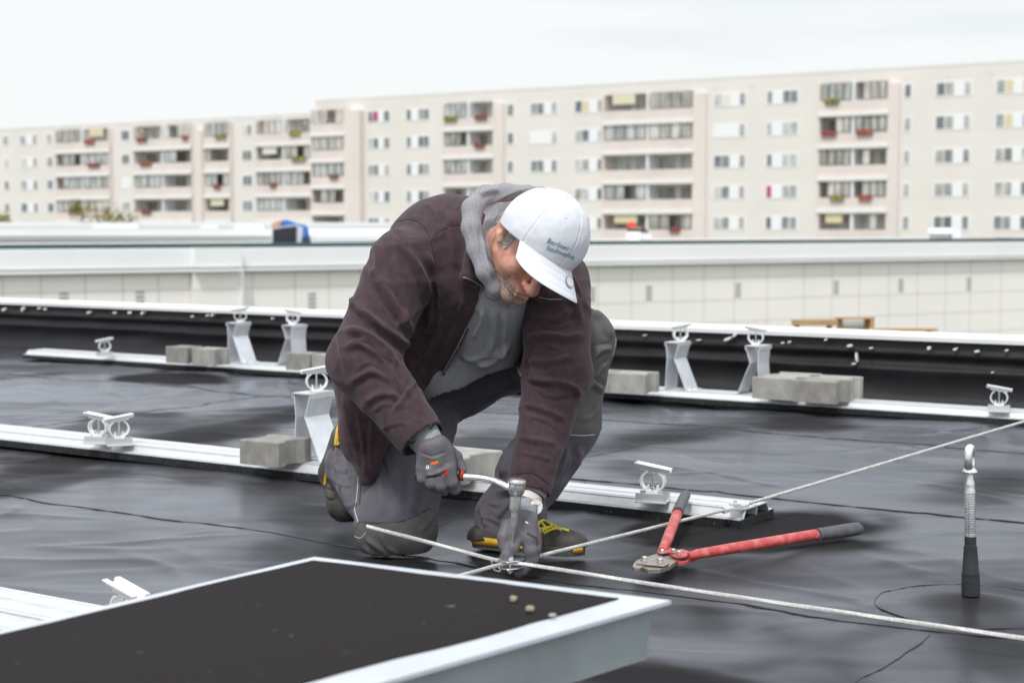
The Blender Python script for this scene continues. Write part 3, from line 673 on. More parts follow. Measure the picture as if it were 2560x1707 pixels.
# small patches of dirt at roof edge joints
# further roof wing at left, nearly at eye height
def rbox(name, x0, x1, ytop, ybot, Y, dep, mt, label, cat, kind=None, group=None):
    a = P(x0, ytop, Y); c = P(x1, ybot, Y); b = MB()
    b.box(((a[0]+c[0])/2, Y+dep/2, (a[2]+c[2])/2), (abs(c[0]-a[0]), dep, abs(a[2]-c[2])))
    o = b.build(name, mt, None, world=True); tag(o, label, cat, group, kind); return o
rw = thing('roof_wing', 'long white roof edge of the neighbouring wing below the left apartment block', 'roof wing', (-10, 44, -9))
M['light_grey'] = mat('light_grey_sheet', (.62, .63, .64), .5, noise=.6, amt=.06)
def wing(y0, y1, Y, dep, mt, x0=-700, x1=1180, nm='roof_edge'):
    a = P(x0, y0, Y); c = P(x1, y1, Y); b = MB(); b.box(((a[0]+c[0])/2, Y+dep/2, (a[2]+c[2])/2), (c[0]-a[0], dep, a[2]-c[2])); b.build(nm, mt, rw, world=True)
wing(574, 600, 44, 2, M['white_band']); wing(563, 574.5, 46.2, 1.5, M['light_grey']); wing(556, 564, 48, 6, M['white_band']); wing(600, 700, 44.6, 1.2, M['light_grey']); wing(590, 592, 43.96, .06, M['vent'])
for x0, x1, y0, y1 in ((230, 345, 561, 572), (585, 660, 562, 574), (500, 545, 563, 572)):
    rbox('roof_light', x0, x1, y0, y1, 45, .5, M['light_grey'], {230: 'long flat grey roof light on the far left wing', 585: 'small grey roof light left of the held solar panel', 500: 'smallest pale roof light between two longer ones'}[x0], 'roof light')
for x0, x1, y0, y1, Y, mt, lb in ((2335, 2380, 570, 584, 43.3, 'white_band', 'white lid of a roof vent before the right apartment facade'), (2338, 2376, 584, 606, 43.4, 'vent', 'grey roof vent box standing under the white lid'), (2380, 2402, 576, 606, 43.4, 'light_grey', 'narrow light grey roof box right of the vent'), (2508, 2524, 594, 607, 43.5, 'vent', 'tiny grey roof outlet near the right edge'),
     (1570, 1602, 580, 604, 37.6, 'white_band', 'white bucket on the far roof before the crouching worker'), (1604, 1628, 583, 606, 37.6, 'light_grey', 'grey box on the far roof right of the white bucket')):
    rbox('roof_vent' if 'vent' in lb or 'outlet' in lb or 'roof box' in lb else ('bucket' if 'bucket' in lb else 'storage_box'), x0, x1, y0, y1, Y, .6, M[mt], lb, 'bucket' if 'bucket' in lb else ('box' if 'grey box' in lb else 'roof vent'))
# scaffold boards between the roofs
for x0, x1, y0, y1, Y, lb, mt in ((1986, 2098, 800, 815, 13, 'orange timber board above the coping, left of the grey panel', 'wood'), (2095, 2192, 794, 800, 13.4, 'thin orange timber rail above the grey panel behind the coping', 'wood'), (2180, 2190, 800, 822, 13.4, 'short upright timber at the right of the grey panel', 'wood'), (2098, 2180, 801, 825, 13.5, 'grey boarding panel framed by timber behind the coping', 'light_grey'), (2190, 2350, 822, 829, 13, 'long low timber rail behind the coping at right', 'wood')):
    a = P(x0, y0, Y); c = P(x1, y1, Y); b = MB()
    b.box(((a[0]+c[0])/2, Y+.1, (a[2]+c[2])/2), (c[0]-a[0], .08 if mt == 'wood' else .03, a[2]-c[2]), bev=.004)
    if c[0]-a[0] > .1:
        for xx in (a[0]+.05, c[0]-.05): b.box((xx, Y+.16, (c[2]-9)/2), (.04, .04, abs(-9-c[2])))
    tag(b.build('scaffold_board' if mt == 'wood' else 'boarding', M[mt], None, world=True), lb, 'scaffold board' if mt == 'wood' else 'panel')

# ================================================================ APARTMENT BLOCKS
M['wallA'] = mat('rendered_facade', (.76, .72, .68), .8, noise=.25, amt=.03)
M['wallP'] = mat('pinkish_facade', (.75, .68, .64), .8, noise=.3, amt=.04)
M['balc'] = mat('balcony_front', (.72, .645, .605), .8, noise=.5, amt=.05)
M['slab'] = mat('balcony_slab_white', (.80, .785, .77), .7)
M['wframe'] = mat('white_window_frame', (.84, .85, .87), .5)
M['recess'] = mat('shaded_loggia', (.30, .28, .25), .8, noise=.6, amt=.3)
gl_cols = [(.15, .16, .15), (.22, .22, .21), (.30, .29, .27), (.42, .40, .37), (.13, .14, .16), (.34, .35, .34)]
GL = [mat('window_glass', c, .25, noise=1.1, col2=tuple(min(1, x*1.5+.08) for x in c), thr=(.40, .62), stretch=(1, 1, .4)) for c in gl_cols]
CUR = [mat('curtain', c, .8) for c in ((.75, .72, .66), (.70, .62, .40), (.45, .05, .12), (.22, .50, .40), (.70, .68, .50))]
FLW = [mat('flowers', c, .8, noise=3, col2=c2, thr=(.45, .55)) for c, c2 in (((.35, .03, .06), (.08, .12, .04)), ((.10, .13, .05), (.35, .3, .06)), ((.20, .06, .05), (.4, .1, .08)))]
AA = math.atan(6000/FPX); UA = np.array((-math.sin(AA), math.cos(AA), 0)); NA = np.array((-math.cos(AA), -math.sin(AA), 0))
A0 = P(2500, 565, 133.); A0[2] = 0
def as_(px, py=380, off=0):
    d = ray(px, py); o0 = A0+NA*off; A2 = np.array([[d[0], -UA[0]], [d[1], -UA[1]]]); return float(np.linalg.solve(A2, o0[:2])[1])
def al(s, z, off=0): return A0+UA*s+NA*off+np.array((0, 0, z))
def abox(b, s0, s1, z0, z1, o0, o1):
    b.add([al(s, z, o) for s in (s0, s1) for o in (o0, o1) for z in (z0, z1)], [(0, 1, 3, 2), (4, 6, 7, 5), (0, 4, 5, 1), (2, 3, 7, 6), (0, 2, 6, 4), (1, 5, 7, 3)])
RD = np.random.RandomState(5)
def block(name, label, sR, sL, zt_, zrows, items, wall):
    s_in = sL
    t = thing(name, label, 'apartment block', tuple(al((sR+sL)/2, -9, 0)))
    b = MB(); lo = min(sR, sL); hi = max(sR, sL)
    # front wall as strips round the loggias, so that these are real recesses
    logs = sorted([(min(as_(i[1]), as_(i[2])), max(as_(i[1]), as_(i[2]))) for i in items if i[0] == 'b'])
    cur = lo
    for a_, c_ in logs:
        abox(b, cur, a_, -9, zt_, -1.5, 0); cur = c_
        abox(b, a_, c_, zrows[0]+.95, zt_, -1.5, 0)
    abox(b, cur, hi, -9, zt_, -1.5, 0); abox(b, lo, hi, -9, zt_, -12, -1.51)
    b.build('wall', M[wall], t, world=True)
    b = MB(); abox(b, lo-.05, hi+.05, zt_, zt_+.22, -12.2, .03); b.build('roof', M['slab'], t, world=True)
    s = lo+1.2
    while s < hi:
        b = MB(); abox(b, s-.11, s+.11, zt_-1.05, zt_-.75, -.1, .015); s += 3.6; b.build('attic_vent', M['balc'], t, world=True)
    for it in items:
        k = it[0]
        if k == 'p':
            a_, c_ = as_(it[1]), as_(it[2]); b = MB(); abox(b, min(a_, c_), max(a_, c_), -9, zt_-1.2, 0, it[3]); b.build('pilaster', M['wallP'], t, world=True); continue
        if k == 'w':          # white panel with one or two windows
            allx = [x for pr in it[1:] for x in pr]; a_, c_ = sorted((as_(min(allx)), as_(max(allx))))
            for r_, z in enumerate(zrows):
                b = MB(); abox(b, a_-.10, c_+.10, z-.66, z+.60, -.05, .04); fr = b.build('window', M['wframe'], t, world=True)
                for (x0, x1) in it[1:]:
                    q0, q1 = sorted((as_(x0), as_(x1))); wd = q1-q0; np_ = 2 if wd > 1.4 else 1
                    if RD.rand() < .015: continue
                    for j in range(np_):
                        e0 = q0+wd*j/np_+.05; e1 = q0+wd*(j+1)/np_-.05
                        b = MB(); abox(b, e0, e1, z-.52, z+.52, .02, .06); m_ = GL[RD.randint(6)] if RD.rand() > .015 else CUR[RD.randint(4)]
                        g_ = b.build('pane', m_, fr, world=False); g_.data.transform(Matrix.Translation(-Vector(t.location)))
        if k == 'b':
            a_, c_ = sorted((as_(it[1]), as_(it[2]))); nb_ = it[3]; out = it[4]
            for r_, z in enumerate(zrows):
                b = MB(); abox(b, a_-.05, c_+.05, z-1.95, z-1.62, -1.4, out+.15); abox(b, a_, c_, z-1.62, z-.60, out-.12, out)
                bl = b.build('balcony', M['slab'], t, world=True)
                bl.data.materials.append(M['balc'])
                for p_ in bl.data.polygons: p_.material_index = 1 if p_.index >= 6 else 0
                b = MB(); abox(b, a_, c_, z-1.62, z+.95, -1.45, -1.30); q_ = b.build('loggia_back', M['wallP'], bl); q_.data.transform(Matrix.Translation(-Vector(t.location)))
                b = MB()
                for j in range(nb_*2):
                    e0 = a_+(c_-a_)*j/(nb_*2)+.25; e1 = e0+(c_-a_)/(nb_*2)-.6; abox(b, e0, e1, z-1.3, z+.6, -1.32, -1.27)
                q_ = b.build('loggia_windows', GL[RD.randint(6)], bl); q_.data.transform(Matrix.Translation(-Vector(t.location)))
                for j in range(nb_+1):
                    e = a_+(c_-a_)*j/nb_; b = MB(); abox(b, e-.12, e+.12, z-1.62, z+.95, -1.4, out-.02); q_ = b.build('divider', M['wallP'] if j in (0, nb_) else M['wframe'], bl); q_.data.transform(Matrix.Translation(-Vector(t.location)))
                for j in range(nb_):
                    e0 = a_+(c_-a_)*j/nb_+.2; e1 = a_+(c_-a_)*(j+1)/nb_-.2
                    if RD.rand() < .68:      # glazing panes
                        b = MB(); n_ = 4; gp = RD.randint(0, 3)
                        for q in range(n_):
                            if RD.rand() < .8: abox(b, e0+(e1-e0)*q/n_+.07, e0+(e1-e0)*(q+1)/n_-.07, z-.5, z+.86, out-.08, out-.04)
                        if b.v:
                            q_ = b.build('glazing', GL[(2, 3, 5)[gp]], bl); q_.data.transform(Matrix.Translation(-Vector(t.location)))
                    elif RD.rand() < .35:
                        b = MB(); f0 = e0+(e1-e0)*RD.uniform(0, .4); abox(b, f0, f0+(e1-e0)*.55, z+.0, z+.9, out-.10, out-.05); q_ = b.build('awning', CUR[RD.choice([1, 4, 0])], bl); q_.data.transform(Matrix.Translation(-Vector(t.location)))
                    if RD.rand() < .4:
                        b = MB(); f0 = e0+(e1-e0)*RD.uniform(0, .5); ln = RD.uniform(.8, 2); abox(b, f0, min(e1, f0+ln), z-.85, z-.38, out, out+.25); q_ = b.build('flower_box', FLW[RD.randint(3)], bl); q_.data.transform(Matrix.Translation(-Vector(t.location)))
    return t
D_ = 1.0884
def px_(*a): return tuple(x*D_ for x in a)
itR = [('b', *px_(727, 803), 1, .9), ('p', *px_(803, 838), .9), ('w', px_(846, 870), px_(882, 896)), ('w', px_(934, 945), px_(961, 987)), ('b', *px_(1022, 1137), 2, .3), ('p', *px_(1137, 1160), .35), ('w', px_(1166, 1180)),
       ('w', px_(1219, 1250), px_(1267, 1280)), ('w', px_(1321, 1354), px_(1372, 1384)), ('b', *px_(1388, 1596), 2, .3), ('p', *px_(1596, 1624), .35), ('w', px_(1640, 1677), px_(1698, 1712)), ('w', px_(1761, 1774), px_(1797, 1832)),
       ('b', *px_(1882, 2042), 2, .3), ('p', *px_(2042, 2066), .35), ('w', px_(2076, 2091)), ('w', px_(2148, 2190), px_(2212, 2228)), ('w', px_(2286, 2326), px_(2346, 2362)), ('w', px_(2420, 2460), px_(2480, 2496)), ('b', *px_(2560, 2700), 2, .3)]
zR = [12.30-2.8*i for i in range(6)]
block('apartment_block', 'right apartment block, beige and taller, five visible rows of windows and balconies', as_(3100), as_(790), 14.2, zR, itR, 'wallA')
itL = [('w', px_(-60, -40)), ('w', px_(9, 20)), ('w', px_(47, 61), px_(76, 85)), ('w', px_(108, 121)), ('b', *px_(134, 257), 2, .5), ('w', px_(280, 298)), ('b', *px_(313, 447), 2, .5), ('p', *px_(452, 472), .6), ('b', *px_(475, 534), 1, .5), ('w', px_(557, 579)), ('b', *px_(594, 722), 2, .5)]
block('apartment_block', 'left apartment block, lower and farther, four visible rows with paired balconies', as_(790)+.3, as_(-350), 12.85, [11.5-2.8*i for i in range(6)], itL, 'wallA')
# parts were placed in world space: parents sit at their base, so pull balcony and window children back is done above

# ---------------------------------------------------------------- trees far behind at left
M['leafy'] = mat('yellowing_leaves', (.16, .16, .05), .7, noise=1.5, col2=(.32, .27, .07)); M['bark'] = mat('bark', (.10, .08, .06), .9)
def tree(px, py, Y, h, w_, label, seed):
    base = P(px, py, Y); top = base[2]; base[2] = -9; t = thing('tree', label, 'tree', tuple(base)); r_ = random.Random(seed)
    b = MB(); b.tube([base, base+zt*(top+9)*.6, base+zt*(top+9)*.95], [.25, .16, .05], 8)
    for k in range(5):
        q = r_.uniform(0, 6.3); z0 = (top+9)*r_.uniform(.5, .8); b.tube([base+zt*z0, base+zt*(z0+1.5)+np.array((math.cos(q), math.sin(q), 0))*w_*.6], [.09, .03], 6)
    b.build('trunk', M['bark'], t, True, True)
    b = MB(); cl_ = [(r_.gauss(0, w_*.45), r_.gauss(0, w_*.45), r_.uniform(-h, 0)) for _ in range(16)]
    for _ in range(900):
        c = cl_[r_.randrange(16)]; p = base+np.array((c[0]+r_.gauss(0, w_*.18), c[1]+r_.gauss(0, w_*.18), top+9+c[2]+r_.gauss(0, h*.10)))
        a = np.array([r_.gauss(0, 1) for _ in range(3)]); a /= np.linalg.norm(a); c2 = np.cross(a, [r_.gauss(0, 1) for _ in range(3)]); c2 /= np.linalg.norm(c2)
        b.add([p-a*.12, p+c2*.07, p+a*.12, p-c2*.07], [(0, 1, 2, 3)])
    b.build('crown', M['leafy'], t, False, True)
tree(0, 538, 110, 3.5, .9, 'yellowish treetop at the far left edge before the lower block', 1)
tree(205, 520, 120, 3, 1.2, 'thin pale green treetop before the left block, left of its neighbour', 2)
tree(285, 532, 120, 3, 1.3, 'thin pale yellow treetop before the left block balconies', 4)
# ================================================================ PERSON : implicit surfaces meshed on a grid
def grid(lo, hi, h):
    ax = [np.arange(lo[k], hi[k]+h, h, dtype=np.float32) for k in range(3)]
    return np.meshgrid(*ax, indexing='ij')
def rc(X, Y, Z, a, b, ra, rb):
    a = np.asarray(a, float); b = np.asarray(b, float); d = b-a; L2 = float(d@d)+1e-12
    t = np.clip(((X-a[0])*d[0]+(Y-a[1])*d[1]+(Z-a[2])*d[2])/L2, 0, 1)
    return np.sqrt((X-a[0]-t*d[0])**2+(Y-a[1]-t*d[1])**2+(Z-a[2]-t*d[2])**2)-(ra+(rb-ra)*t)
def el(X, Y, Z, c, r, Mx=None):
    x, y, z = X-c[0], Y-c[1], Z-c[2]
    if Mx is not None:
        Mx = np.asarray(Mx); x, y, z = [Mx[k, 0]*x+Mx[k, 1]*y+Mx[k, 2]*z for k in range(3)]
    k0 = np.sqrt((x/r[0])**2+(y/r[1])**2+(z/r[2])**2); k1 = np.sqrt((x/r[0]**2)**2+(y/r[1]**2)**2+(z/r[2]**2)**2)+1e-9
    return k0*(k0-1)/k1
def smin(a, b, k):
    h = np.clip(.5+.5*(b-a)/k, 0, 1); return b*(1-h)+a*h-k*h*(1-h)
def smax(a, b, k): return -smin(-a, -b, k)
def union(ds, k):
    r = ds[0]
    for d in ds[1:]: r = smin(r, d, k)
    return r
def net(f, lo, h):
    nx, ny, nz_ = f.shape; s = f < 0
    cnt = np.zeros((nx-1, ny-1, nz_-1), np.float32); acc = np.zeros((3, nx-1, ny-1, nz_-1), np.float32)
    cs = [(i, j, k) for i in (0, 1) for j in (0, 1) for k in (0, 1)]
    sl_ = lambda A_, c: A_[c[0]:c[0]+nx-1, c[1]:c[1]+ny-1, c[2]:c[2]+nz_-1]
    for c in cs:
        for ax in range(3):
            if c[ax]: continue
            d = list(c); d[ax] = 1
            fa, fb = sl_(f, c), sl_(f, d); m_ = (fa < 0) != (fb < 0)
            den = np.where(m_, fa-fb, 1); t = np.where(m_, fa/den, 0)
            for q in range(3): acc[q] += np.where(m_, c[q]+(t if q == ax else 0), 0)
            cnt += m_
    act = cnt > 0; ids = -np.ones(act.shape, np.int64); ii = np.argwhere(act); ids[act] = np.arange(len(ii))
    v = np.stack([acc[q][act]/cnt[act] for q in range(3)], 1)+ii; v = v*h+np.asarray(lo)
    F = []
    for ax in range(3):
        a0 = [slice(1, -1)]*3; a1 = [slice(1, -1)]*3; a0[ax] = slice(0, -1); a1[ax] = slice(1, None)
        sa, sb = s[tuple(a0)], s[tuple(a1)]; o1, o2 = [(1, 2), (2, 0), (0, 1)][ax]
        for sg in (0, 1):
            e = np.argwhere(sa & ~sb if sg == 0 else ~sa & sb)
            e = e+np.array([1 if k != ax else 0 for k in range(3)])
            def cell(p, q): c = e.copy(); c[:, o1] -= p; c[:, o2] -= q; return ids[c[:, 0], c[:, 1], c[:, 2]]
            q4 = [cell(1, 1), cell(0, 1), cell(0, 0), cell(1, 0)]
            if sg: q4 = q4[::-1]
            if len(e): F.append(np.stack(q4, 1))
    return v, np.concatenate(F)
def sdfmesh(fn, lo, hi, h, sm=2):
    X, Y, Z = grid(lo, hi, h); f = fn(X, Y, Z); v, q = net(f.astype(np.float32), lo, h); q = q[(q >= 0).all(1)]
    return relax(v, q, sm), q
def relax(v, q, n, lam=.5):
    E = np.concatenate([q[:, [0, 1]], q[:, [1, 2]], q[:, [2, 3]], q[:, [3, 0]]]); E = np.concatenate([E, E[:, ::-1]])
    deg = np.bincount(E[:, 0], minlength=len(v)).astype(float); deg[deg == 0] = 1
    for i in range(n):
        for l_ in (lam, -lam*1.04):
            s = np.stack([np.bincount(E[:, 0], weights=v[E[:, 1], k], minlength=len(v)) for k in range(3)], 1)/deg[:, None]
            v = v+(s-v)*l_
    return v
def normals(v, q):
    n = np.cross(v[q[:, 2]]-v[q[:, 0]], v[q[:, 3]]-v[q[:, 1]]); o = np.zeros_like(v)
    for k in range(4):
        for c in range(3): o[:, c] += np.bincount(q[:, k], weights=n[:, c], minlength=len(v))
    return o/(np.linalg.norm(o, axis=1)[:, None]+1e-12)
CAMP = np.array((0, 0, CZ))
def smpath(pl, n=8):
    pl = np.asarray(pl, float)
    if len(pl) < 3: return pl
    out = []; P_ = np.vstack([2*pl[0]-pl[1], pl, 2*pl[-1]-pl[-2]])
    for i in range(1, len(P_)-2):
        for t in np.linspace(0, 1, n, endpoint=False):
            a, b, c, d = P_[i-1:i+3]; out.append(.5*((2*b)+(-a+c)*t+(2*a-5*b+4*c-d)*t*t+(-a+3*b-3*c+d)*t**3))
    out.append(pl[-1]); return np.array(out)
def strokes(v, q, ST, win=None):
    """sculpt folds: each stroke (pixel path, half width px, height mm); ends taper"""
    n = normals(v, q); x, y = proj(v); view = v-CAMP; view /= np.linalg.norm(view, axis=1)[:, None]; fac = np.clip(-(n*view).sum(1)*2.2, 0, 1)
    disp = np.zeros(len(v))
    for st_ in ST:
        pl, wd, amp = st_[:3]; wd *= .74; amp *= 1.75; pl = smpath(pl); seg = pl[1:]-pl[:-1]; sl2 = np.linalg.norm(seg, axis=1); cum = np.concatenate([[0], np.cumsum(sl2)])
        lo_, hi_ = pl.min(0)-3*wd, pl.max(0)+3*wd
        sel = np.where((x > lo_[0]) & (x < hi_[0]) & (y > lo_[1]) & (y < hi_[1]) & (fac > 0))[0]
        if not len(sel): continue
        px_s, py_s = x[sel], y[sel]; best = np.full(len(sel), 1e9); along = np.zeros(len(sel)); side = np.zeros(len(sel))
        for i in range(len(seg)):
            t = np.clip(((px_s-pl[i, 0])*seg[i, 0]+(py_s-pl[i, 1])*seg[i, 1])/(sl2[i]**2+1e-9), 0, 1)
            dx = px_s-pl[i, 0]-t*seg[i, 0]; dy = py_s-pl[i, 1]-t*seg[i, 1]; d = np.hypot(dx, dy)
            m_ = d < best; best[m_] = d[m_]; along[m_] = (cum[i]+t*sl2[i])[m_]; side[m_] = (seg[i, 0]*dy-seg[i, 1]*dx)[m_]/(sl2[i]+1e-9)
        a = along/cum[-1]; tp = np.clip(np.minimum(a, 1-a)*5, 0, 1); tp = tp*tp*(3-2*tp)
        if len(st_) > 3: tp = np.ones_like(tp)
        prf = np.exp(-(best/wd)**2)-.45*np.exp(-((side-wd*1.7)/(wd*1.1))**2)*(best < 4*wd)   # ridge with a valley on its lower side
        if len(st_) > 3: prf = np.exp(-(best/wd)**4)
        disp[sel] += amp*1e-3*prf*tp*fac[sel]
    return v+n*disp[:, None]
def meshobj(name, v, q, mt, parent, loc=None):
    off = np.array(parent.location if parent is not None else (loc if loc is not None else (0, 0, 0)))
    me = fastmesh(name, v-off, q)
    for m_ in (mt if isinstance(mt, (list, tuple)) else [mt]): me.materials.append(m_)
    o = bpy.data.objects.new(name, me); C.objects.link(o)
    if parent is not None: o.parent = parent
    else: o.location = off
    return o
def subset(v, q, keep):
    q2 = q[keep]; u, inv = np.unique(q2, return_inverse=True); return v[u], inv.reshape(q2.shape)
def inpoly(x, y, poly):
    poly = np.asarray(poly, float); r = np.zeros(x.shape, bool); n = len(poly)
    for i in range(n):
        x0, y0 = poly[i]; x1, y1 = poly[(i+1) % n]
        c = ((y0 > y) != (y1 > y)) & (x < (x1-x0)*(y-y0)/((y1-y0) if y1 != y0 else 1e-9)+x0); r ^= c
    return r
def bvh(v, q): return BVHTree.FromPolygons([tuple(a) for a in v], [tuple(int(i) for i in a) for a in q])
def hit(tree, px, py, off=0.0):
    d = Vector(ray(px, py)).normalized(); p, n, i, t = tree.ray_cast(Vector(CAMP), d, 30)
    if p is None: return None
    if n.dot(d) > 0: n = -n
    return np.array(p+n*off)
def line_on(trees, pl, r, name, mt, parent, off=.001, n=6, dens=10, sq=1.0):
    pts = []
    for x, y in smpath(pl, dens):
        hs = [h_ for h_ in (hit(t, x, y, off) for t in (trees if isinstance(trees, list) else [trees])) if h_ is not None]
        if hs: pts.append(min(hs, key=lambda p: np.linalg.norm(p-CAMP)))
    if len(pts) < 2: return None
    pts = np.array(pts)
    for _ in range(2): pts[1:-1] = (pts[:-2]+2*pts[1:-1]+pts[2:])/4
    b = MB(); b.tube(pts, r, n); return b.build(name, mt, parent, True, True)

# cloth materials
M['fleece'] = mat('plum_fleece', (.056, .034, .040), .95, noise=55, amt=.2, bump=420, bstr=.6, bdist=.0012, sheen=.12, spec=.15, det=6)
M['heather'] = mat('heather_grey_jersey', (.22, .22, .235), .95, noise=260, col2=(.34, .34, .36), thr=(.35, .65), bump=500, bstr=.25, bdist=.0008, spec=.15, sheen=.05, stretch=(1, 1, 3))
M['trouser'] = mat('grey_violet_work_cloth', (.090, .081, .098), .8, noise=40, amt=.10, bump=600, bstr=.25, bdist=.0008, spec=.3, sheen=.1)
M['kneepad'] = mat('worn_brown_grey_cordura', (.095, .089, .086), .7, noise=18, amt=.22, bump=500, bstr=.35, bdist=.0008, spec=.35)
M['piping'] = mat('pale_piping', (.5, .5, .52), .7)
M['skin'] = mat('skin', (.52, .205, .145), .42, noise=38, col2=(.68, .38, .285), thr=(.3, .72), bump=140, bstr=.22, bdist=.002, sss=.12, spec=.45, det=6)
M['hair'] = mat('grey_hair', (.42, .40, .37), .7, noise=90, amt=.3)
M['stubble'] = mat('grey_stubble', (.33, .17, .125), .7, noise=300, col2=(.48, .40, .35), thr=(.45, .6), bump=300, bstr=.7, bdist=.002)
M['capcloth'] = mat('white_cap_cotton', (.66, .67, .71), .75, noise=500, amt=.03, bump=700, bstr=.15, bdist=.0006, spec=.2)
M['logo'] = mat('teal_embroidery', (.005, .15, .25), .6)
M['glove'] = mat('grey_nitrile_glove', (.125, .116, .130), .55, noise=30, amt=.15, bump=260, bstr=.25, bdist=.001, spec=.35)
M['knit'] = mat('grey_knit_cuff', (.27, .29, .31), .9, noise=120, amt=.15, bump=300, bstr=.6, bdist=.001)
M['shoe'] = mat('dusty_black_leather', (.035, .032, .028), .6, noise=24, col2=(.12, .11, .085), thr=(.5, .85), bump=120, bstr=.25, bdist=.002)
M['yellow'] = mat('yellow_sole_rubber', (.62, .36, .015), .5, noise=50, amt=.15)
M['lace'] = mat('yellow_laces', (.55, .48, .05), .8)
M['sole'] = mat('grey_sole_rubber', (.07, .068, .065), .8, noise=60, amt=.3)

PL = (P(985, 1395, 4.05)[0], 4.1, 0.0)
# ---- joints
sR, eR, wR = P(1013, 657, 4.04), P(905, 903, 3.93), P(1056, 1098, 3.83)
sL, eL, wL = P(1392, 700, 4.12), P(1392, 925, 4.04), P(1322, 1225, 3.93)
pel, che = P(1020, 930, 4.34), P(1165, 672, 4.15)
def torso(X, Y, Z, g_=0.0):
    return union([rc(X, Y, Z, pel, che, .128+g_, .150+g_), rc(X, Y, Z, P(1110, 632, 4.16), P(1385, 705, 4.19), .138+g_, .080+g_),
                  rc(X, Y, Z, P(1235, 730, 4.12), P(1190, 880, 4.24), .100+g_, .100+g_), rc(X, Y, Z, P(1010, 720, 4.15), P(950, 900, 4.27), .095+g_, .100+g_)], .05)
def jacket(X, Y, Z):
    t = torso(X, Y, Z, .012)
    aR = union([rc(X, Y, Z, sR, eR, .090, .084), rc(X, Y, Z, eR, wR, .082, .060)], .03)
    aL = union([rc(X, Y, Z, sL, eL, .086, .086), rc(X, Y, Z, eL, wL, .080, .057)], .03)
    fl = union([rc(X, Y, Z, P(905, 900, 4.16), P(902, 1100, 4.08), .085, .045), rc(X, Y, Z, P(902, 1100, 4.08), P(910, 1205, 4.03), .045, .010),
                rc(X, Y, Z, P(1000, 950, 4.16), P(925, 1165, 4.03), .060, .020)], .035)
    d = smin(t, aR, .022); d = smin(d, aL, .022); d = smin(d, fl, .03)
    col = union([rc(X, Y, Z, P(1190, 628, 3.99), P(1165, 690, 3.965), .030, .012), rc(X, Y, Z, P(1165, 690, 3.965), P(1208, 712, 3.985), .012, .012), rc(X, Y, Z, P(1340, 728, 4.00), P(1400, 730, 4.02), .020, .026)], .02)
    d = smin(d, col, .018)
    wx = X+.03*vn3(X*7, Y*7, Z*7, 41); wz_ = Z+.03*vn3(X*7+3, Y*7, Z*7, 42)
    nz_ = .0045*vn3(X*9, Y*9, Z*9, 3)+.0022*vn3(X*22, Y*22, Z*22, 4)-.0055*(1-np.abs(vn3(wx*7, Y*7, wz_*12, 43)))**4-.0025*(1-np.abs(vn3(wx*15+4, Y*15, wz_*24, 44)))**4+.0025
    d = d+nz_
    # cut sleeves at the cuffs
    for e_, w_ in ((eR, wR), (eL, wL)):
        ax = (w_-e_)/np.linalg.norm(w_-e_); pl_ = (X-w_[0])*ax[0]+(Y-w_[1])*ax[1]+(Z-w_[2])*ax[2]-.004
        near = (np.sqrt((X-w_[0])**2+(Y-w_[1])**2+(Z-w_[2])**2) < .14)
        d = np.where(near, np.maximum(d, pl_), d)
    # below the hem the trousers show
    return d
lo = (-.50, 3.72, .08); hi = (.30, 4.52, 1.02)
jv, jq = sdfmesh(jacket, lo, hi, .0055, 2)
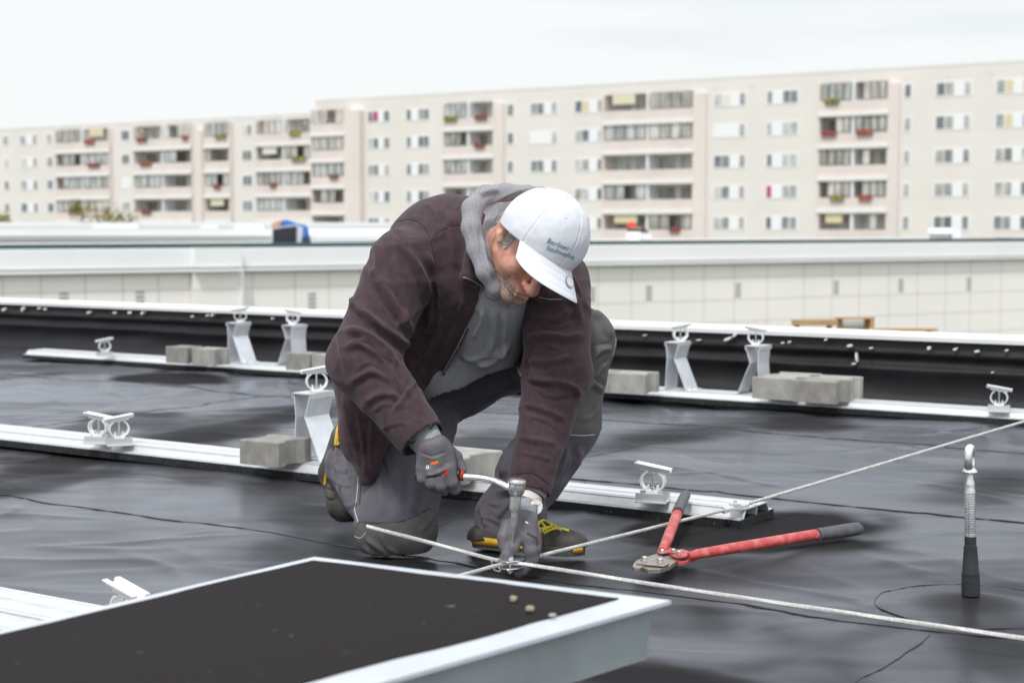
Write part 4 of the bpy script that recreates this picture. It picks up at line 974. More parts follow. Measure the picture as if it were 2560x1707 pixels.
JF = [  # sleeve and back folds of the fleece
 ([(905, 655), (960, 720), (1010, 800), (1045, 860)], 12, 8), ([(1000, 600), (1050, 680), (1075, 760), (1070, 840)], 12, 8), ([(1060, 620), (1100, 720), (1105, 800)], 10, 6),
 ([(860, 730), (920, 790), (1000, 850), (1050, 880)], 13, 9), ([(850, 830), (900, 830), (960, 870), (1000, 940)], 13, 9), ([(848, 880), (900, 860), (960, 905), (1005, 985)], 11, 8),
 ([(870, 960), (930, 930), (985, 960)], 10, 6), ([(905, 1010), (960, 985), (1015, 1000)], 10, 5), ([(1000, 900), (1010, 960), (1020, 1000)], 9, 6), ([(930, 590), (945, 640), (935, 700)], 12, 6),
 ([(985, 640), (1000, 720), (1010, 790), (985, 830)], 10, 7), ([(1120, 520), (1130, 600), (1140, 680)], 12, 5),
 ([(1308, 850), (1360, 838), (1420, 845), (1465, 830)], 11, 9), ([(1312, 945), (1360, 952), (1430, 965), (1455, 1000)], 9, 7), ([(1325, 780), (1380, 800), (1440, 770)], 12, 6), ([(1310, 900), (1370, 905), (1440, 890)], 10, 5),
 ([(1300, 1010), (1350, 1020), (1420, 1050)], 10, 5), ([(1290, 1090), (1340, 1100), (1395, 1110)], 10, 4), ([(1410, 700), (1440, 760), (1450, 820)], 12, 5), ([(1345, 850), (1335, 900), (1330, 950)], 9, 4),
 ([(855, 980), (875, 1080), (905, 1180)], 6, 7), ([(890, 1020), (905, 1100), (915, 1190)], 6, 6), ([(930, 1040), (925, 1110), (925, 1180)], 7, 5), ([(1070, 900), (1020, 980), (975, 1040)], 9, 6), ([(1150, 800), (1100, 890), (1040, 990)], 9, 5),
 ([(1110, 780), (1080, 850), (1020, 920)], 10, 6), ([(1200, 790), (1150, 860), (1090, 970)], 7, 4), ([(845, 780), (850, 860), (870, 930)], 9, 4),
 ([(940, 700), (975, 760), (1020, 830)], 5, 3.5), ([(880, 770), (930, 800), (975, 850)], 5, 3.5), ([(865, 860), (915, 850), (960, 890), (990, 920)], 5, 4), ([(885, 930), (925, 905), (965, 925)], 5, 3), ([(930, 1030), (965, 1010), (1005, 1020)], 5, 2.5), ([(950, 1075), (985, 1060), (1020, 1060)], 5, 2.5),
 ([(1090, 700), (1110, 770), (1100, 840)], 5, 3), ([(1030, 640), (1055, 700), (1060, 760)], 5, 3), ([(1335, 800), (1380, 820), (1430, 810)], 5, 3.5), ([(1315, 870), (1350, 862), (1400, 872)], 5, 4), ([(1390, 990), (1425, 985), (1450, 960)], 5, 3), ([(1320, 1040), (1360, 1050), (1400, 1075)], 5, 2.5), ([(1300, 1130), (1340, 1140), (1380, 1150)], 5, 2.5),
 ([(1405, 660), (1435, 700), (1455, 745)], 5, 3), ([(1330, 960), (1360, 985), (1405, 995)], 5, 3), ([(960, 560), (1000, 580), (1020, 620)], 6, 3), ([(1060, 505), (1085, 530), (1100, 560)], 6, 2.5), ([(1130, 860), (1085, 930), (1050, 975)], 4, 3), ([(1160, 740), (1140, 800), (1110, 850)], 5, 3)]
jv = strokes(jv, jq, JF)
# flat seams: shallow grooves
jv = strokes(jv, jq, [([(985, 555), (1030, 550), (1065, 575), (1085, 640), (1100, 720)], 4, -1.6), ([(1085, 587), (1120, 570), (1155, 562)], 4, -1.6), ([(1010, 1112), (1050, 1095), (1092, 1052)], 4, -1.5), ([(1282, 1190), (1330, 1185), (1368, 1210)], 4, -1.5)])
jc = jv[jq].mean(1); jx, jy = proj(jc); jn = normals(jv, jq)[jq[:, 0]]
open_poly = [(1208, 640), (1204, 715), (1199, 735), (1196, 763), (1175, 806), (1148, 862), (1108, 933), (1072, 985), (1056, 1012), (1060, 1060), (1330, 1060), (1305, 950), (1289, 899), (1290, 852), (1293, 804), (1300, 756), (1312, 735), (1330, 700), (1330, 640)]
# jacket stands open at the front, and is hollow below at the hem
armL = np.minimum(rc(jc[:, 0], jc[:, 1], jc[:, 2], sL, eL, .092, .092), rc(jc[:, 0], jc[:, 1], jc[:, 2], eL, wL, .09, .07))
armR = np.minimum(rc(jc[:, 0], jc[:, 1], jc[:, 2], sR, eR, .10, .10), rc(jc[:, 0], jc[:, 1], jc[:, 2], eR, wR, .095, .072))
cut = inpoly(jx, jy, open_poly) & (armL > 0) & (armR > 0)
wristcap = np.zeros(len(jq), bool)
for e_, w_ in ((eR, wR), (eL, wL)):
    ax = (w_-e_)/np.linalg.norm(w_-e_); wristcap |= (np.abs((jc-w_)@ax-.004) < .004) & (np.linalg.norm(jc-w_, axis=1) < .10) & ((jn@ax) > .7)
jv2, jq2 = subset(jv, jq, ~cut & ~wristcap)

def trous(X, Y, Z):
    hipR, kR, aR_ = P(1040, 985, 4.36), P(988, 1296, 4.06), P(865, 1160, 4.40)
    hipL, kL, aL_ = P(1100, 935, 4.40), P(1450, 850, 4.24), P(1262, 1300, 4.13)
    r = union([rc(X, Y, Z, hipR, kR, .125, .098), rc(X, Y, Z, hipL, kL, .112, .086), rc(X, Y, Z, P(1040, 920, 4.38), P(1150, 930, 4.40), .13, .12)], .04)
    calf = rc(X, Y, Z, kR, aR_, .090, .062)
    r = smin(r, calf, .03)
    r = smin(r, rc(X, Y, Z, P(960, 1335, 4.035), P(1030, 1325, 4.04), .066, .062), .03)
    sh = union([rc(X, Y, Z, kL, P(1405, 1060, 4.20), .086, .092), rc(X, Y, Z, P(1405, 1060, 4.20), P(1332, 1180, 4.17), .090, .092), rc(X, Y, Z, P(1332, 1190, 4.17), P(1262, 1290, 4.15), .080, .074), rc(X, Y, Z, P(1258, 1290, 4.14), P(1240, 1345, 4.12), .068, .064), rc(X, Y, Z, P(1300, 1270, 4.13), P(1325, 1290, 4.10), .05, .045)], .02)
    r = smin(r, sh, .02)
    wx = X+.03*vn3(X*8, Y*8, Z*8, 45)
    r = r+.004*vn3(X*10, Y*10, Z*10, 7)+.002*vn3(X*24, Y*24, Z*24, 8)-.0050*(1-np.abs(vn3(wx*9, Y*9, Z*8, 46)))**4-.0022*(1-np.abs(vn3(wx*19+4, Y*19, Z*16, 47)))**4+.002
    r = np.maximum(r, .0-(Z-.004))     # rests on the roof
    # hem of the standing leg, hem of the kneeling leg
    r = np.where((X > -.12) & (Y > 4.0) & (Z < .2) & (X < .1) & (Z < .12), np.maximum(r, .040-Z+.30*np.maximum(X+.02, 0)), r)
    ax = (aR_-kR)/np.linalg.norm(aR_-kR); r = np.maximum(r, ((X-aR_[0])*ax[0]+(Y-aR_[1])*ax[1]+(Z-aR_[2])*ax[2])-.02) if False else r
    return r
lo = (-.52, 3.86, -.01); hi = (.34, 4.62, .80)
tv, tq = sdfmesh(trous, lo, hi, .0055, 2)
TF = [([(945, 1110), (950, 1200), (960, 1290)], 12, 4), ([(1040, 1120), (1035, 1200), (1030, 1290)], 14, 4), ([(1085, 1100), (1080, 1200), (1060, 1280)], 10, 4), ([(905, 1360), (940, 1385), (990, 1392)], 8, 4),
 ([(915, 1345), (950, 1370), (975, 1390)], 7, 5), ([(845, 1090), (842, 1150), (860, 1230), (880, 1300)], 7, 7), ([(870, 1080), (868, 1150), (885, 1230)], 7, 7), ([(825, 1120), (822, 1190), (850, 1260)], 7, 6),
 ([(1225, 1240), (1270, 1225), (1320, 1190), (1380, 1170)], 11, 9), ([(1205, 1270), (1215, 1320)], 8, 6), ([(1290, 1085), (1270, 1140), (1250, 1200)], 11, 7), ([(1450, 1110), (1440, 1170), (1400, 1230)], 11, 6), ([(1420, 1100), (1400, 1180), (1360, 1230)], 10, 5),
 ([(1500, 860), (1470, 900), (1440, 920), (1430, 960)], 9, 7), ([(1535, 868), (1490, 880), (1462, 925)], 8, 6), ([(1510, 980), (1480, 960), (1450, 970)], 9, 5), ([(1480, 780), (1510, 800), (1530, 850)], 10, 5), ([(1130, 960), (1200, 950), (1290, 910)], 12, 5), ([(1100, 1000), (1200, 985), (1290, 955)], 9, 4),
 ([(1240, 1300), (1260, 1270), (1290, 1250)], 9, 6),
 ([(830, 1150), (850, 1175), (885, 1180)], 5, 4), ([(822, 1190), (850, 1210), (885, 1215)], 5, 4), ([(850, 1260), (875, 1265), (895, 1250)], 5, 4), ([(955, 1130), (975, 1180), (985, 1240)], 5, 2.5), ([(1060, 1130), (1062, 1180), (1050, 1230)], 5, 2.5), ([(1215, 1255), (1250, 1262), (1290, 1240)], 5, 4), ([(1200, 1290), (1235, 1300), (1265, 1320)], 5, 3.5),
 ([(1300, 1140), (1285, 1180), (1262, 1215)], 5, 4), ([(1430, 1140), (1405, 1200), (1375, 1245)], 5, 4), ([(1525, 900), (1495, 930), (1480, 970)], 5, 4), ([(1500, 1010), (1480, 1040), (1450, 1050)], 5, 3), ([(1180, 960), (1230, 945), (1290, 925)], 5, 3), ([(1050, 1330), (1075, 1300), (1085, 1280)], 6, 3), ([(950, 1330), (965, 1365), (1000, 1385)], 5, 3)]
tv = strokes(tv, tq, TF)
tc_ = tv[tq].mean(1); tx, ty = proj(tc_)

# ---- the body itself, one surface under the clothes
PB = thing  # (naming below)
def bodyf(X, Y, Z):
    hipR, kR, aR_ = P(1040, 985, 4.36), P(990, 1300, 4.08), P(865, 1160, 4.40)
    hipL, kL, aL_ = P(1100, 935, 4.40), P(1450, 850, 4.25), P(1250, 1300, 4.14)
    return union([rc(X, Y, Z, pel, che, .105, .125), rc(X, Y, Z, P(1110, 640, 4.17), P(1370, 710, 4.2), .11, .05), rc(X, Y, Z, P(1180, 640, 4.12), P(1290, 640, 3.96), .062, .058),
                  rc(X, Y, Z, sR, eR, .055, .045), rc(X, Y, Z, eR, wR, .045, .030), rc(X, Y, Z, sL, eL, .050, .045), rc(X, Y, Z, eL, wL, .044, .030), rc(X, Y, Z, wL, P(1310, 1275, 3.90), .030, .028),
                  rc(X, Y, Z, hipR, kR, .09, .06), rc(X, Y, Z, kR, aR_, .06, .035), rc(X, Y, Z, hipL, kL, .085, .055), rc(X, Y, Z, kL, aL_, .055, .036), rc(X, Y, Z, aL_, P(1300, 1362, 4.08), .03, .025)], .02)
bv, bq = sdfmesh(bodyf, (-.46, 3.80, .0), (.30, 4.58, .96), .0085, 1)
# head in its own frame: x = his right, y = forward, z = up
Ff = np.array((.13, -.654, -.745)); Ff /= np.linalg.norm(Ff); Uf = np.array((.5, -.62, .6)); Uf -= Ff*(Uf@Ff); Uf /= np.linalg.norm(Uf); Rf = np.cross(Ff, Uf)
HM = np.stack([Rf, Ff, Uf]); HC = P(1337, 604, 3.87)
def headf(X, Y, Z):
    ax = np.abs(X)
    d = el(X, Y, Z, (0, -.012, .022), (.078, .098, .094))
    d = smin(d, el(X, Y, Z, (0, .028, -.055), (.061, .066, .072)), .03)
    d = smin(d, rc(ax, Y, Z, (.056, -.008, -.068), (.020, .070, -.116), .022, .017), .022)
    d = smin(d, el(ax, Y, Z, (.050, .030, -.040), (.022, .04, .04)), .02)
    d = smin(d, rc(X, Y, Z, (-.012, .078, -.122), (.012, .078, -.122), .019, .019), .014)
    d = smin(d, el(ax, Y, Z, (.045, .066, -.036), (.022, .020, .022)), .018)
    d = smin(d, rc(ax, Y, Z, (.010, .088, .022), (.048, .068, .020), .012, .010), .012)
    d = smax(d, -el(ax, Y, Z, (.033, .100, -.003), (.019, .020, .012)), .010)
    d = smin(d, el(ax, Y, Z, (.031, .074, -.004), (.0145, .014, .012)), .004)
    d = smin(d, rc(X, Y, Z, (0, .094, .008), (0, .119, -.040), .0085, .0135), .010)
    d = smin(d, el(X, Y, Z, (0, .120, -.046), (.0155, .0145, .014)), .007)
    d = smin(d, el(ax, Y, Z, (.0150, .104, -.049), (.010, .012, .0095)), .005)
    d = smax(d, -rc(ax, Y, Z, (.007, .112, -.062), (.009, .106, -.050), .0042, .0035), .002)
    d = smin(d, el(X, Y, Z, (0, .082, -.086), (.032, .020, .020)), .012)
    d = smin(d, rc(X, Y, Z, (-.017, .0995, -.079), (.017, .0995, -.079), .0050, .0050), .005)
    d = smin(d, rc(X, Y, Z, (-.014, .0995, -.091), (.014, .0995, -.091), .0062, .0062), .005)
    d = smax(d, -rc(ax, Y, Z, (.0, .107, -.0855), (.026, .094, -.0870), .0022, .0018), .003)
    d = smax(d, -rc(ax, Y, Z, (.019, .108, -.050), (.034, .088, -.088), .0022, .0016), .006)      # cheek fold
    d = smax(d, -rc(ax, Y, Z, (.047, .078, -.055), (.044, .076, -.100), .0018, .001), .008)
    d = smin(d, rc(X, Y, Z, (0, -.045, -.05), (0, -.085, -.14), .060, .062), .03)
    # ear
    ey = (Y+.018)/1.22; ez = (Z-.004)/1.22; sy = ey*.94+ez*.33; sz = ez*.94-ey*.33
    er = el(ax, sy, sz, (.083, -.006, .000), (.013, .021, .034)); er = smax(er, -el(ax, sy, sz, (.096, -.002, .004), (.010, .0125, .022)), .003)
    er = smin(er, el(ax, sy, sz, (.080, .004, -.026), (.009, .010, .011)), .006)
    er = smin(er, rc(ax, sy, sz, (.086, -.010, -.008), (.087, -.004, .015), .004, .003), .004)
    d = smin(d, er, .006)
    return d+.0006*vn3(X*90, Y*90, Z*90, 5)
hv, hq = sdfmesh(headf, (-.11, -.16, -.19), (.11, .15, .13), .0026, 1)
hloc = hv.copy()
hv = hv@HM+HC
def join(*ms):
    n = 0; V = []; Q = []
    for v, q in ms: V.append(v); Q.append(q+n); n += len(v)
    return np.vstack(V), np.vstack(Q)
av, aq = join((bv, bq), (hv, hq))
person = meshobj('person', av, aq, [M['skin']], None, PL)
tag(person, 'worker in plum fleece, grey hood and white cap kneeling to tighten a wire clamp', 'person')
hb_ = bvh(hv, hq)
# stubble: lower face faces, lifted slightly; grey hair at the temple
hcx = hloc[hq].mean(1)
def lifted(name, sel, mt, off):
    v, q = subset(hv, hq, sel); n = normals(v, q); return meshobj(name, v+n*off, q, mt, person)
jag = .006*vn3(hcx[:, 0]*60, hcx[:, 1]*60, hcx[:, 2]*60, 9)
stb = (hcx[:, 2] < -.080+jag*1.5-.2*np.maximum(.06-hcx[:, 1], 0)) & (hcx[:, 2] > -.15) & (hcx[:, 1] > .040+jag*2) & ~((np.abs(hcx[:, 0]) < .021) & (hcx[:, 1] > .094) & (hcx[:, 2] > -.098))
lifted('beard_stubble', stb, M['stubble'], .0005)
b = MB(); hr = random.Random(4)
for k in range(520):                       # short side hair below the cap, individual tufts
    sx_ = 1; y0 = hr.uniform(-.085, .030); z0 = hr.uniform(-.028, .050)
    if y0 > .008 and z0 < -.02: continue
    if -.045 < y0 < .004 and z0 < .015: continue
    q_, n_, i_, d_ = hb_.ray_cast(Vector(HC+np.array((.2, y0, z0))@HM), Vector(-Rf), .3)
    if q_ is None: continue
    q_ = np.array(q_); dr = -Uf*.7+Rf*.15+Ff*hr.uniform(-.5, .2); ln = hr.uniform(.010, .022)
    b.tube([q_, q_+dr*ln*.5+Rf*.003, q_+dr*ln+Rf*.002], [.0013, .0011, .0004], 4)
b.build('hair', M['hair'], person, True, True)
# eyebrow
b = MB()
for k in range(90):
    x0 = hr.uniform(.012, .046)*hr.choice((1, -1)); z0 = .018+hr.uniform(-.004, .004)
    q_, n_, i_, d_ = hb_.ray_cast(Vector(HC+np.array((x0, .25, z0))@HM), Vector(-Ff), .3)
    if q_ is not None: q_ = np.array(q_); b.tube([q_, q_+Rf*np.sign(x0)*.008+Ff*.002+Uf*.001], [.0009, .0003], 4)
b.build('eyebrows', M['hair'], person, True, True)

# ---- hoodie
hv0 = lambda a, b_, c, r: (P(a, b_, c), r)
def hoodf(X, Y, Z):
    d = torso(X, Y, Z, -.004)
    d = smin(d, rc(X, Y, Z, P(1240, 740, 4.07), P(1225, 860, 4.17), .085, .085), .03)
    d = smin(d, rc(X, Y, Z, P(1110, 930, 4.25), P(1190, 900, 4.25), .10, .10), .03)
    ax = (pel-che)/np.linalg.norm(pel-che)
    # neck tube
    d = smin(d, rc(X, Y, Z, P(1250, 700, 4.02), P(1235, 640, 4.0), .060, .062), .02)
    return d+.003*vn3(X*12, Y*12, Z*12, 12)
ov, oq = sdfmesh(hoodf, (-.42, 3.84, .26), (.26, 4.52, .95), .006, 2)
ov = strokes(ov, oq, [([(1230, 760), (1235, 830), (1215, 900)], 10, 7), ([(1262, 770), (1258, 850), (1250, 905)], 9, 6), ([(1200, 770), (1205, 800), (1180, 850)], 8, 5), ([(1280, 850), (1230, 905), (1180, 912)], 10, 6), ([(1150, 880), (1180, 900), (1260, 880)], 9, 4), ([(1085, 995), (1150, 985), (1215, 950)], 10, 4), ([(1245, 735), (1262, 760), (1290, 765)], 7, 4), ([(1212, 735), (1235, 745), (1262, 742)], 6, 4)])
ocx, ocy = proj(ov[oq].mean(1))
# bottom edge of the hoodie in front: cut along its hem
hem = [(900, 600), (900, 1040), (1055, 1006), (1100, 985), (1150, 972), (1215, 938), (1290, 914), (1340, 905), (1500, 900), (1500, 400), (900, 400)]
kp = inpoly(ocx, ocy, hem)
ov, oq = subset(ov, oq, kp)
hoodie = meshobj('hoodie', ov, oq, M['heather'], person)
md = hoodie.modifiers.new('s', 'SOLIDIFY'); md.thickness = .004; md.offset = -1
tre = bvh(tv, tq)
# hood draped round the neck
hp = [(P(1370, 500, 4.0), .014), (P(1322, 480, 4.0), .016), (P(1262, 481, 4.0), .021), (P(1212, 488, 3.98), .024), (P(1181, 520, 3.95), .0245), (P(1178, 570, 3.92), .023), (P(1190, 625, 3.90), .021), (P(1213, 680, 3.88), .021), (P(1237, 722, 3.89), .017), (P(1270, 752, 3.93), .014)]
def hood_roll(X, Y, Z):
    d = union([rc(X, Y, Z, hp[i][0], hp[i+1][0], hp[i][1], hp[i+1][1]) for i in range(len(hp)-1)], .012)
    d2 = union([rc(X, Y, Z, P(1350, 505, 4.13), P(1245, 522, 4.13), .040, .050), rc(X, Y, Z, P(1245, 522, 4.13), P(1228, 600, 4.08), .050, .045), rc(X, Y, Z, P(1222, 600, 4.07), P(1238, 680, 4.00), .050, .045)], .03)
    d = smin(d, d2, .006)
    head_cut = -(np.sqrt((X-HC[0])**2+(Y-HC[1])**2+(Z-HC[2])**2)-.100)
    return np.maximum(d, head_cut)+.0012*vn3(X*20, Y*20, Z*20, 14)
dv, dq = sdfmesh(hood_roll, (-.22, 3.80, .60), (.16, 4.20, .97), .0045, 2)
dv = strokes(dv, dq, [([(1165, 545), (1190, 620), (1225, 700)], 5, -2.5), ([(1200, 545), (1235, 505), (1290, 480), (1335, 470)], 5, 3), ([(1205, 560), (1212, 640), (1235, 700)], 5, 4), ([(1195, 490), (1220, 478), (1250, 475)], 8, 4), ([(1245, 520), (1235, 570), (1232, 640)], 5, 4)])
meshobj('hood', dv, dq, M['heather'], person)
jk = meshobj('jacket', jv2, jq2, M['fleece'], person)
md = jk.modifiers.new('s', 'SOLIDIFY'); md.thickness = .005; md.offset = -1
trj = bvh(jv, jq); tro = bvh(ov, oq)
M['zip'] = mat('zip_metal', (.22, .21, .22), .45, .5); M['seamdark'] = mat('dark_seam', (.030, .019, .024), .9)
# lining facing strips that fold in along the opening
def strip_edge(pl, inward, name, mt, depth=.03):
    pts = [hit(trj, x, y, .001) for x, y in smpath(pl, 8)]; pts = [p for p in pts if p is not None]
    v = []
    for p in pts: v += [p, p+np.array(inward)*depth]
    n_ = len(pts); o = mk(name, v, [(2*i, 2*i+2, 2*i+3, 2*i+1) for i in range(n_-1)], mt, jk if False else person, True, True)
    m_ = o.modifiers.new('s', 'SOLIDIFY'); m_.thickness = .003; return pts
left_edge = [(1205, 716), (1199, 735), (1195, 763), (1174, 806), (1147, 862), (1107, 933), (1078, 975)]
right_edge = [(1311, 738), (1301, 756), (1294, 804), (1291, 852), (1290, 899), (1304, 940)]
strip_edge(left_edge, (.25, .9, .1), 'jacket_facing', M['fleece'], .045)
strip_edge(right_edge, (-.1, .9, 0), 'jacket_facing', M['fleece'], .045)
def zipper(pl, par, tree, off=.0015, pitch=.0052, sz=(.0036, .0030, .0022)):
    pts = [hit(tree, x, y, off) for x, y in smpath(pl, 10)]; pts = [p for p in pts if p is not None]
    if len(pts) < 2: return
    b = MB(); b.tube(pts, .0016, 5); acc = 0
    P3 = np.array(pts); sg = np.linalg.norm(np.diff(P3, axis=0), axis=1); cum = np.concatenate([[0], np.cumsum(sg)])
    for s_ in np.arange(0, cum[-1], pitch): b.box([np.interp(s_, cum, P3[:, k]) for k in range(3)], sz)
    b.build('zipper', M['zip'], par, world=True)
zipper(left_edge, person, trj); zipper(right_edge, person, trj)
zipper([(1160, 693), (1180, 701), (1204, 715)], person, trj, .004); zipper([(1348, 742), (1375, 746), (1404, 747)], person, trj, .004)
for pl in ([(985, 555), (1030, 550), (1065, 575), (1085, 640), (1100, 720)], [(1085, 587), (1120, 570), (1155, 562)], [(1008, 1114), (1050, 1097), (1094, 1052)], [(1278, 1186), (1330, 1182), (1372, 1208)]):
    line_on(trj, pl, .0016, 'jacket_seam', M['seamdark'], person, -.0002)
# trousers: cloth, knee patches as parts of their own
kneeR = inpoly(tx, ty, [(850, 1318), (897, 1306), (943, 1308), (1007, 1303), (1076, 1272), (1110, 1290), (1110, 1420), (850, 1420)])
kneeL = inpoly(tx, ty, [(1400, 740), (1460, 840), (1436, 925), (1420, 1010), (1405, 1086), (1486, 1086), (1600, 1000), (1600, 740)]) & (ty > 775)
face_n = normals(tv, tq)[tq[:, 0]]; vw = tc_-CAMP; vw /= np.linalg.norm(vw, axis=1)[:, None]; front = (face_n*vw).sum(1) < .35
trous_o = meshobj('trousers', tv, tq, M['trouser'], person)
for nm, sel in (('knee_patch', kneeR & front), ('knee_patch', kneeL & front)):
    v, q = subset(tv, tq, sel); meshobj(nm, v+normals(v, q)*.0018, q, M['kneepad'], person)
trt = bvh(tv, tq)
for pl in ([(875, 1109), (892, 1160), (896, 1200), (892, 1250), (888, 1275), (897, 1306)], [(1486, 1086), (1450, 1088), (1412, 1085)], [(1540, 800), (1538, 850), (1530, 890)], [(818, 1198), (838, 1203)], [(822, 1236), (845, 1252)], [(1482, 775), (1515, 782), (1536, 800)], [(884, 1338), (902, 1344), (915, 1330)]):
    line_on(trt, pl, .0014, 'piping', M['piping'], person, .0012)
M['stitch'] = mat('dark_stitch', (.045, .040, .048), .9)
for pl in ([(897, 1304), (943, 1306), (1007, 1301), (1076, 1270)], [(1436, 925), (1470, 905), (1538, 870)], [(925, 1110), (905, 1180), (900, 1260)], [(1190, 1335), (1230, 1338), (1290, 1330)], [(925, 1385), (950, 1395)], [(905, 1350), (935, 1385), (955, 1396)], [(1410, 1075), (1486, 1076)], [(1470, 930), (1500, 960), (1525, 965)]):
    line_on(trt, pl, .0014, 'trouser_seam', M['stitch'], person, .0010)

# ---- cap, built in the cap's own frame
Cc = P(1360, 585, 3.845); CU = np.array((.57, -.10, .81)); CU /= np.linalg.norm(CU); CF_ = np.array((.49, -.75, -.44)); CF_ -= CU*(CF_@CU); CF_ /= np.linalg.norm(CF_); CR = np.cross(CF_, CU); CM = np.stack([CR, CF_, CU])
def cw(x, y, z): return Cc+CR*x+CF_*y+CU*z
def dome(az, la, r_=1.0):
    rr = .1085*r_; c = math.cos(la)
    k = 1+.05*math.cos(az)*max(0, math.sin(la+.35))*(1 if abs(az) < 1.1 else .4)      # stiff front panels stand up a little
    return (rr*c*math.sin(az)*.965*k, rr*c*math.cos(az)*1.02*k, rr*math.sin(la)*1.0)
V_ = []; na, nl = 240, 60; la0 = R(-20)
for j in range(nl+1):
    la = la0+(math.pi/2-la0)*j/nl
    for i in range(na):
        az = 2*math.pi*i/na-math.pi; g_ = 0
        da = abs(((az+math.pi/6*0) % (math.pi/3))); da = min(da, math.pi/3-da)
        g_ = -.0016*math.exp(-(da*math.cos(la)*.11/.0016)**2)+.0006*math.exp(-((da*math.cos(la)*.11-.005)/.0012)**2)
        w_ = .0012*float(vn2(az*3, la*4, 71))+.0006*float(vn2(az*9, la*7, 72))
        p = np.array(dome(az, la)); nrm = p/np.linalg.norm(p); V_.append(cw(*(p+nrm*(g_+w_))))
F_ = [(j*na+i, j*na+(i+1) % na, (j+1)*na+(i+1) % na, (j+1)*na+i) for j in range(nl) for i in range(na)]
capo = mk('cap', V_, F_, M['capcloth'], person, True, True)
m_ = capo.modifiers.new('s', 'SOLIDIFY'); m_.thickness = .002; m_.offset = -1
capv = np.array(V_); capq = np.array(F_)
# brim
bV = []; nb1, nb2 = 41, 12; AZB = R(66)
def brim(a, t):
    az = AZB*a; p = np.array(dome(az, la0+.03, 1.0)); L_ = .088*(math.cos(a*math.pi/2*.93)**.45)
    out = np.array((math.sin(az*.45)*.5, 1.0, 0)); out /= np.linalg.norm(out)
    q = p+out*L_*t; x = q[0]
    q[2] += -.50*L_*t-2.2*(x*x)*t
    return q
for j in range(nb2+1):
    for i in range(nb1): bV.append(cw(*brim(-1+2*i/(nb1-1), j/nb2)))
bF = [(j*nb1+i, j*nb1+i+1, (j+1)*nb1+i+1, (j+1)*nb1+i) for j in range(nb2) for i in range(nb1-1)]
br = mk('cap_brim', bV, bF, M['capcloth'], person, True, True)
m_ = br.modifiers.new('s', 'SOLIDIFY'); m_.thickness = .003; m_.offset = 0; m_ = br.modifiers.new('b', 'SUBSURF'); m_.levels = 1; m_.render_levels = 1
trc = bvh(capv, capq); trb = bvh(np.array(bV), np.array(bF))
b = MB(); top = cw(0, 0, .1085); Mq = Matrix([list(CR), list(CF_), list(CU)]).transposed(); b.lathe([(.0075, -.001), (.007, .002), (.004, .0035), (.001, .004)], 14, tuple(top), Mq); b.build('cap_button', M['capcloth'], person, True, True)
b = MB()
for az in (-90, -30, 30):
    p = np.array(dome(R(az), R(38))); nr = p/np.linalg.norm(p); pw = cw(*(p+nr*.0022)); nw = CR*nr[0]+CF_*nr[1]+CU*nr[2]
    mq = Vector(nw).to_track_quat('Z', 'Y').to_matrix(); b.lathe([(.0014, 0), (.0014, .0006)], 8, tuple(pw), mq)
M['darkhole'] = mat('eyelet_hole', (.03, .03, .035), .9); b.build('cap_eyelets', M['darkhole'], person, world=True)
def text_on(lines, tree, name, mt, parent, thick=.0005):
    """lines: (text, pixel origin, pixel x-axis, pixel y-axis) ; letters laid on a surface"""
    V, F = [], []
    for txt, o, ax, ay in lines:
        cu = bpy.data.curves.new('t', 'FONT'); cu.body = txt; cu.size = 1; cu.resolution_u = 3; cu.shear = .25; cu.offset = 0; cu.space_character = 1.03
        ob = bpy.data.objects.new('t', cu); C.objects.link(ob); dg = bpy.context.evaluated_depsgraph_get(); me = bpy.data.meshes.new_from_object(ob.evaluated_get(dg))
        bpy.data.objects.remove(ob); wd = max(v.co.x for v in me.vertices); n0 = len(V); ok = []
        for v in me.vertices:
            x, y = v.co.x/wd, v.co.y; p = hit(tree, o[0]+ax[0]*x+ay[0]*y, o[1]+ax[1]*x+ay[1]*y, thick); ok.append(p is not None); V.append(p if p is not None else np.zeros(3))
        for f in me.polygons:
            if all(ok[i] for i in f.vertices): F.append([n0+i for i in f.vertices])
        bpy.data.meshes.remove(me)
    V = np.array(V); return mk(name, V, F, mt, parent, False, True)
text_on([('Berliner', (1366, 606), (56, 22), (3.5, -18)), ('Stadtwerke', (1364, 623), (69, 25), (3.5, -17))], trc, 'cap_lettering', M['logo'], person, .0030)
# round sticker on the brim
def disc_on(tree, cx, cy, rx, ry, ang, name, mt, parent, off, n=24, rr=(0, 1)):
    V = []; F = []
    for ri in rr:
        for k in range(n):
            q = 2*math.pi*k/n; x, y = rx*ri*math.cos(q), ry*ri*math.sin(q); x, y = x*math.cos(ang)-y*math.sin(ang), x*math.sin(ang)+y*math.cos(ang); V.append(hit(tree, cx+x, cy+y, off))
    if any(v is None for v in V): return None
    F = [(k, (k+1) % n, n+(k+1) % n, n+k) for k in range(n)]; return mk(name, V, F, mt, parent, True, True)
M['stick1'] = mat('grey_foil', (.30, .31, .31), .3, .6); M['stick2'] = mat('pale_foil', (.62, .62, .63), .3, .4, noise=300, amt=.3)
st1 = disc_on(trb, 1421, 706, 9.5, 16, -.25, 'brim_sticker', M['stick1'], person, .0036); st2 = disc_on(trb, 1421, 706, 7, 12.4, -.25, 'brim_sticker', M['stick2'], person, .0041)
print('STICKER', st1)
# stitching along the brim
for s_ in (.25, .5, .75, .93):
    b = MB(); b.tube([cw(*(brim(a, s_)+np.array((0, 0, .0019)))) for a in np.linspace(-.9, .9, 40)], .0004, 4); b.build('brim_stitching', M['capcloth'], person, True, True)

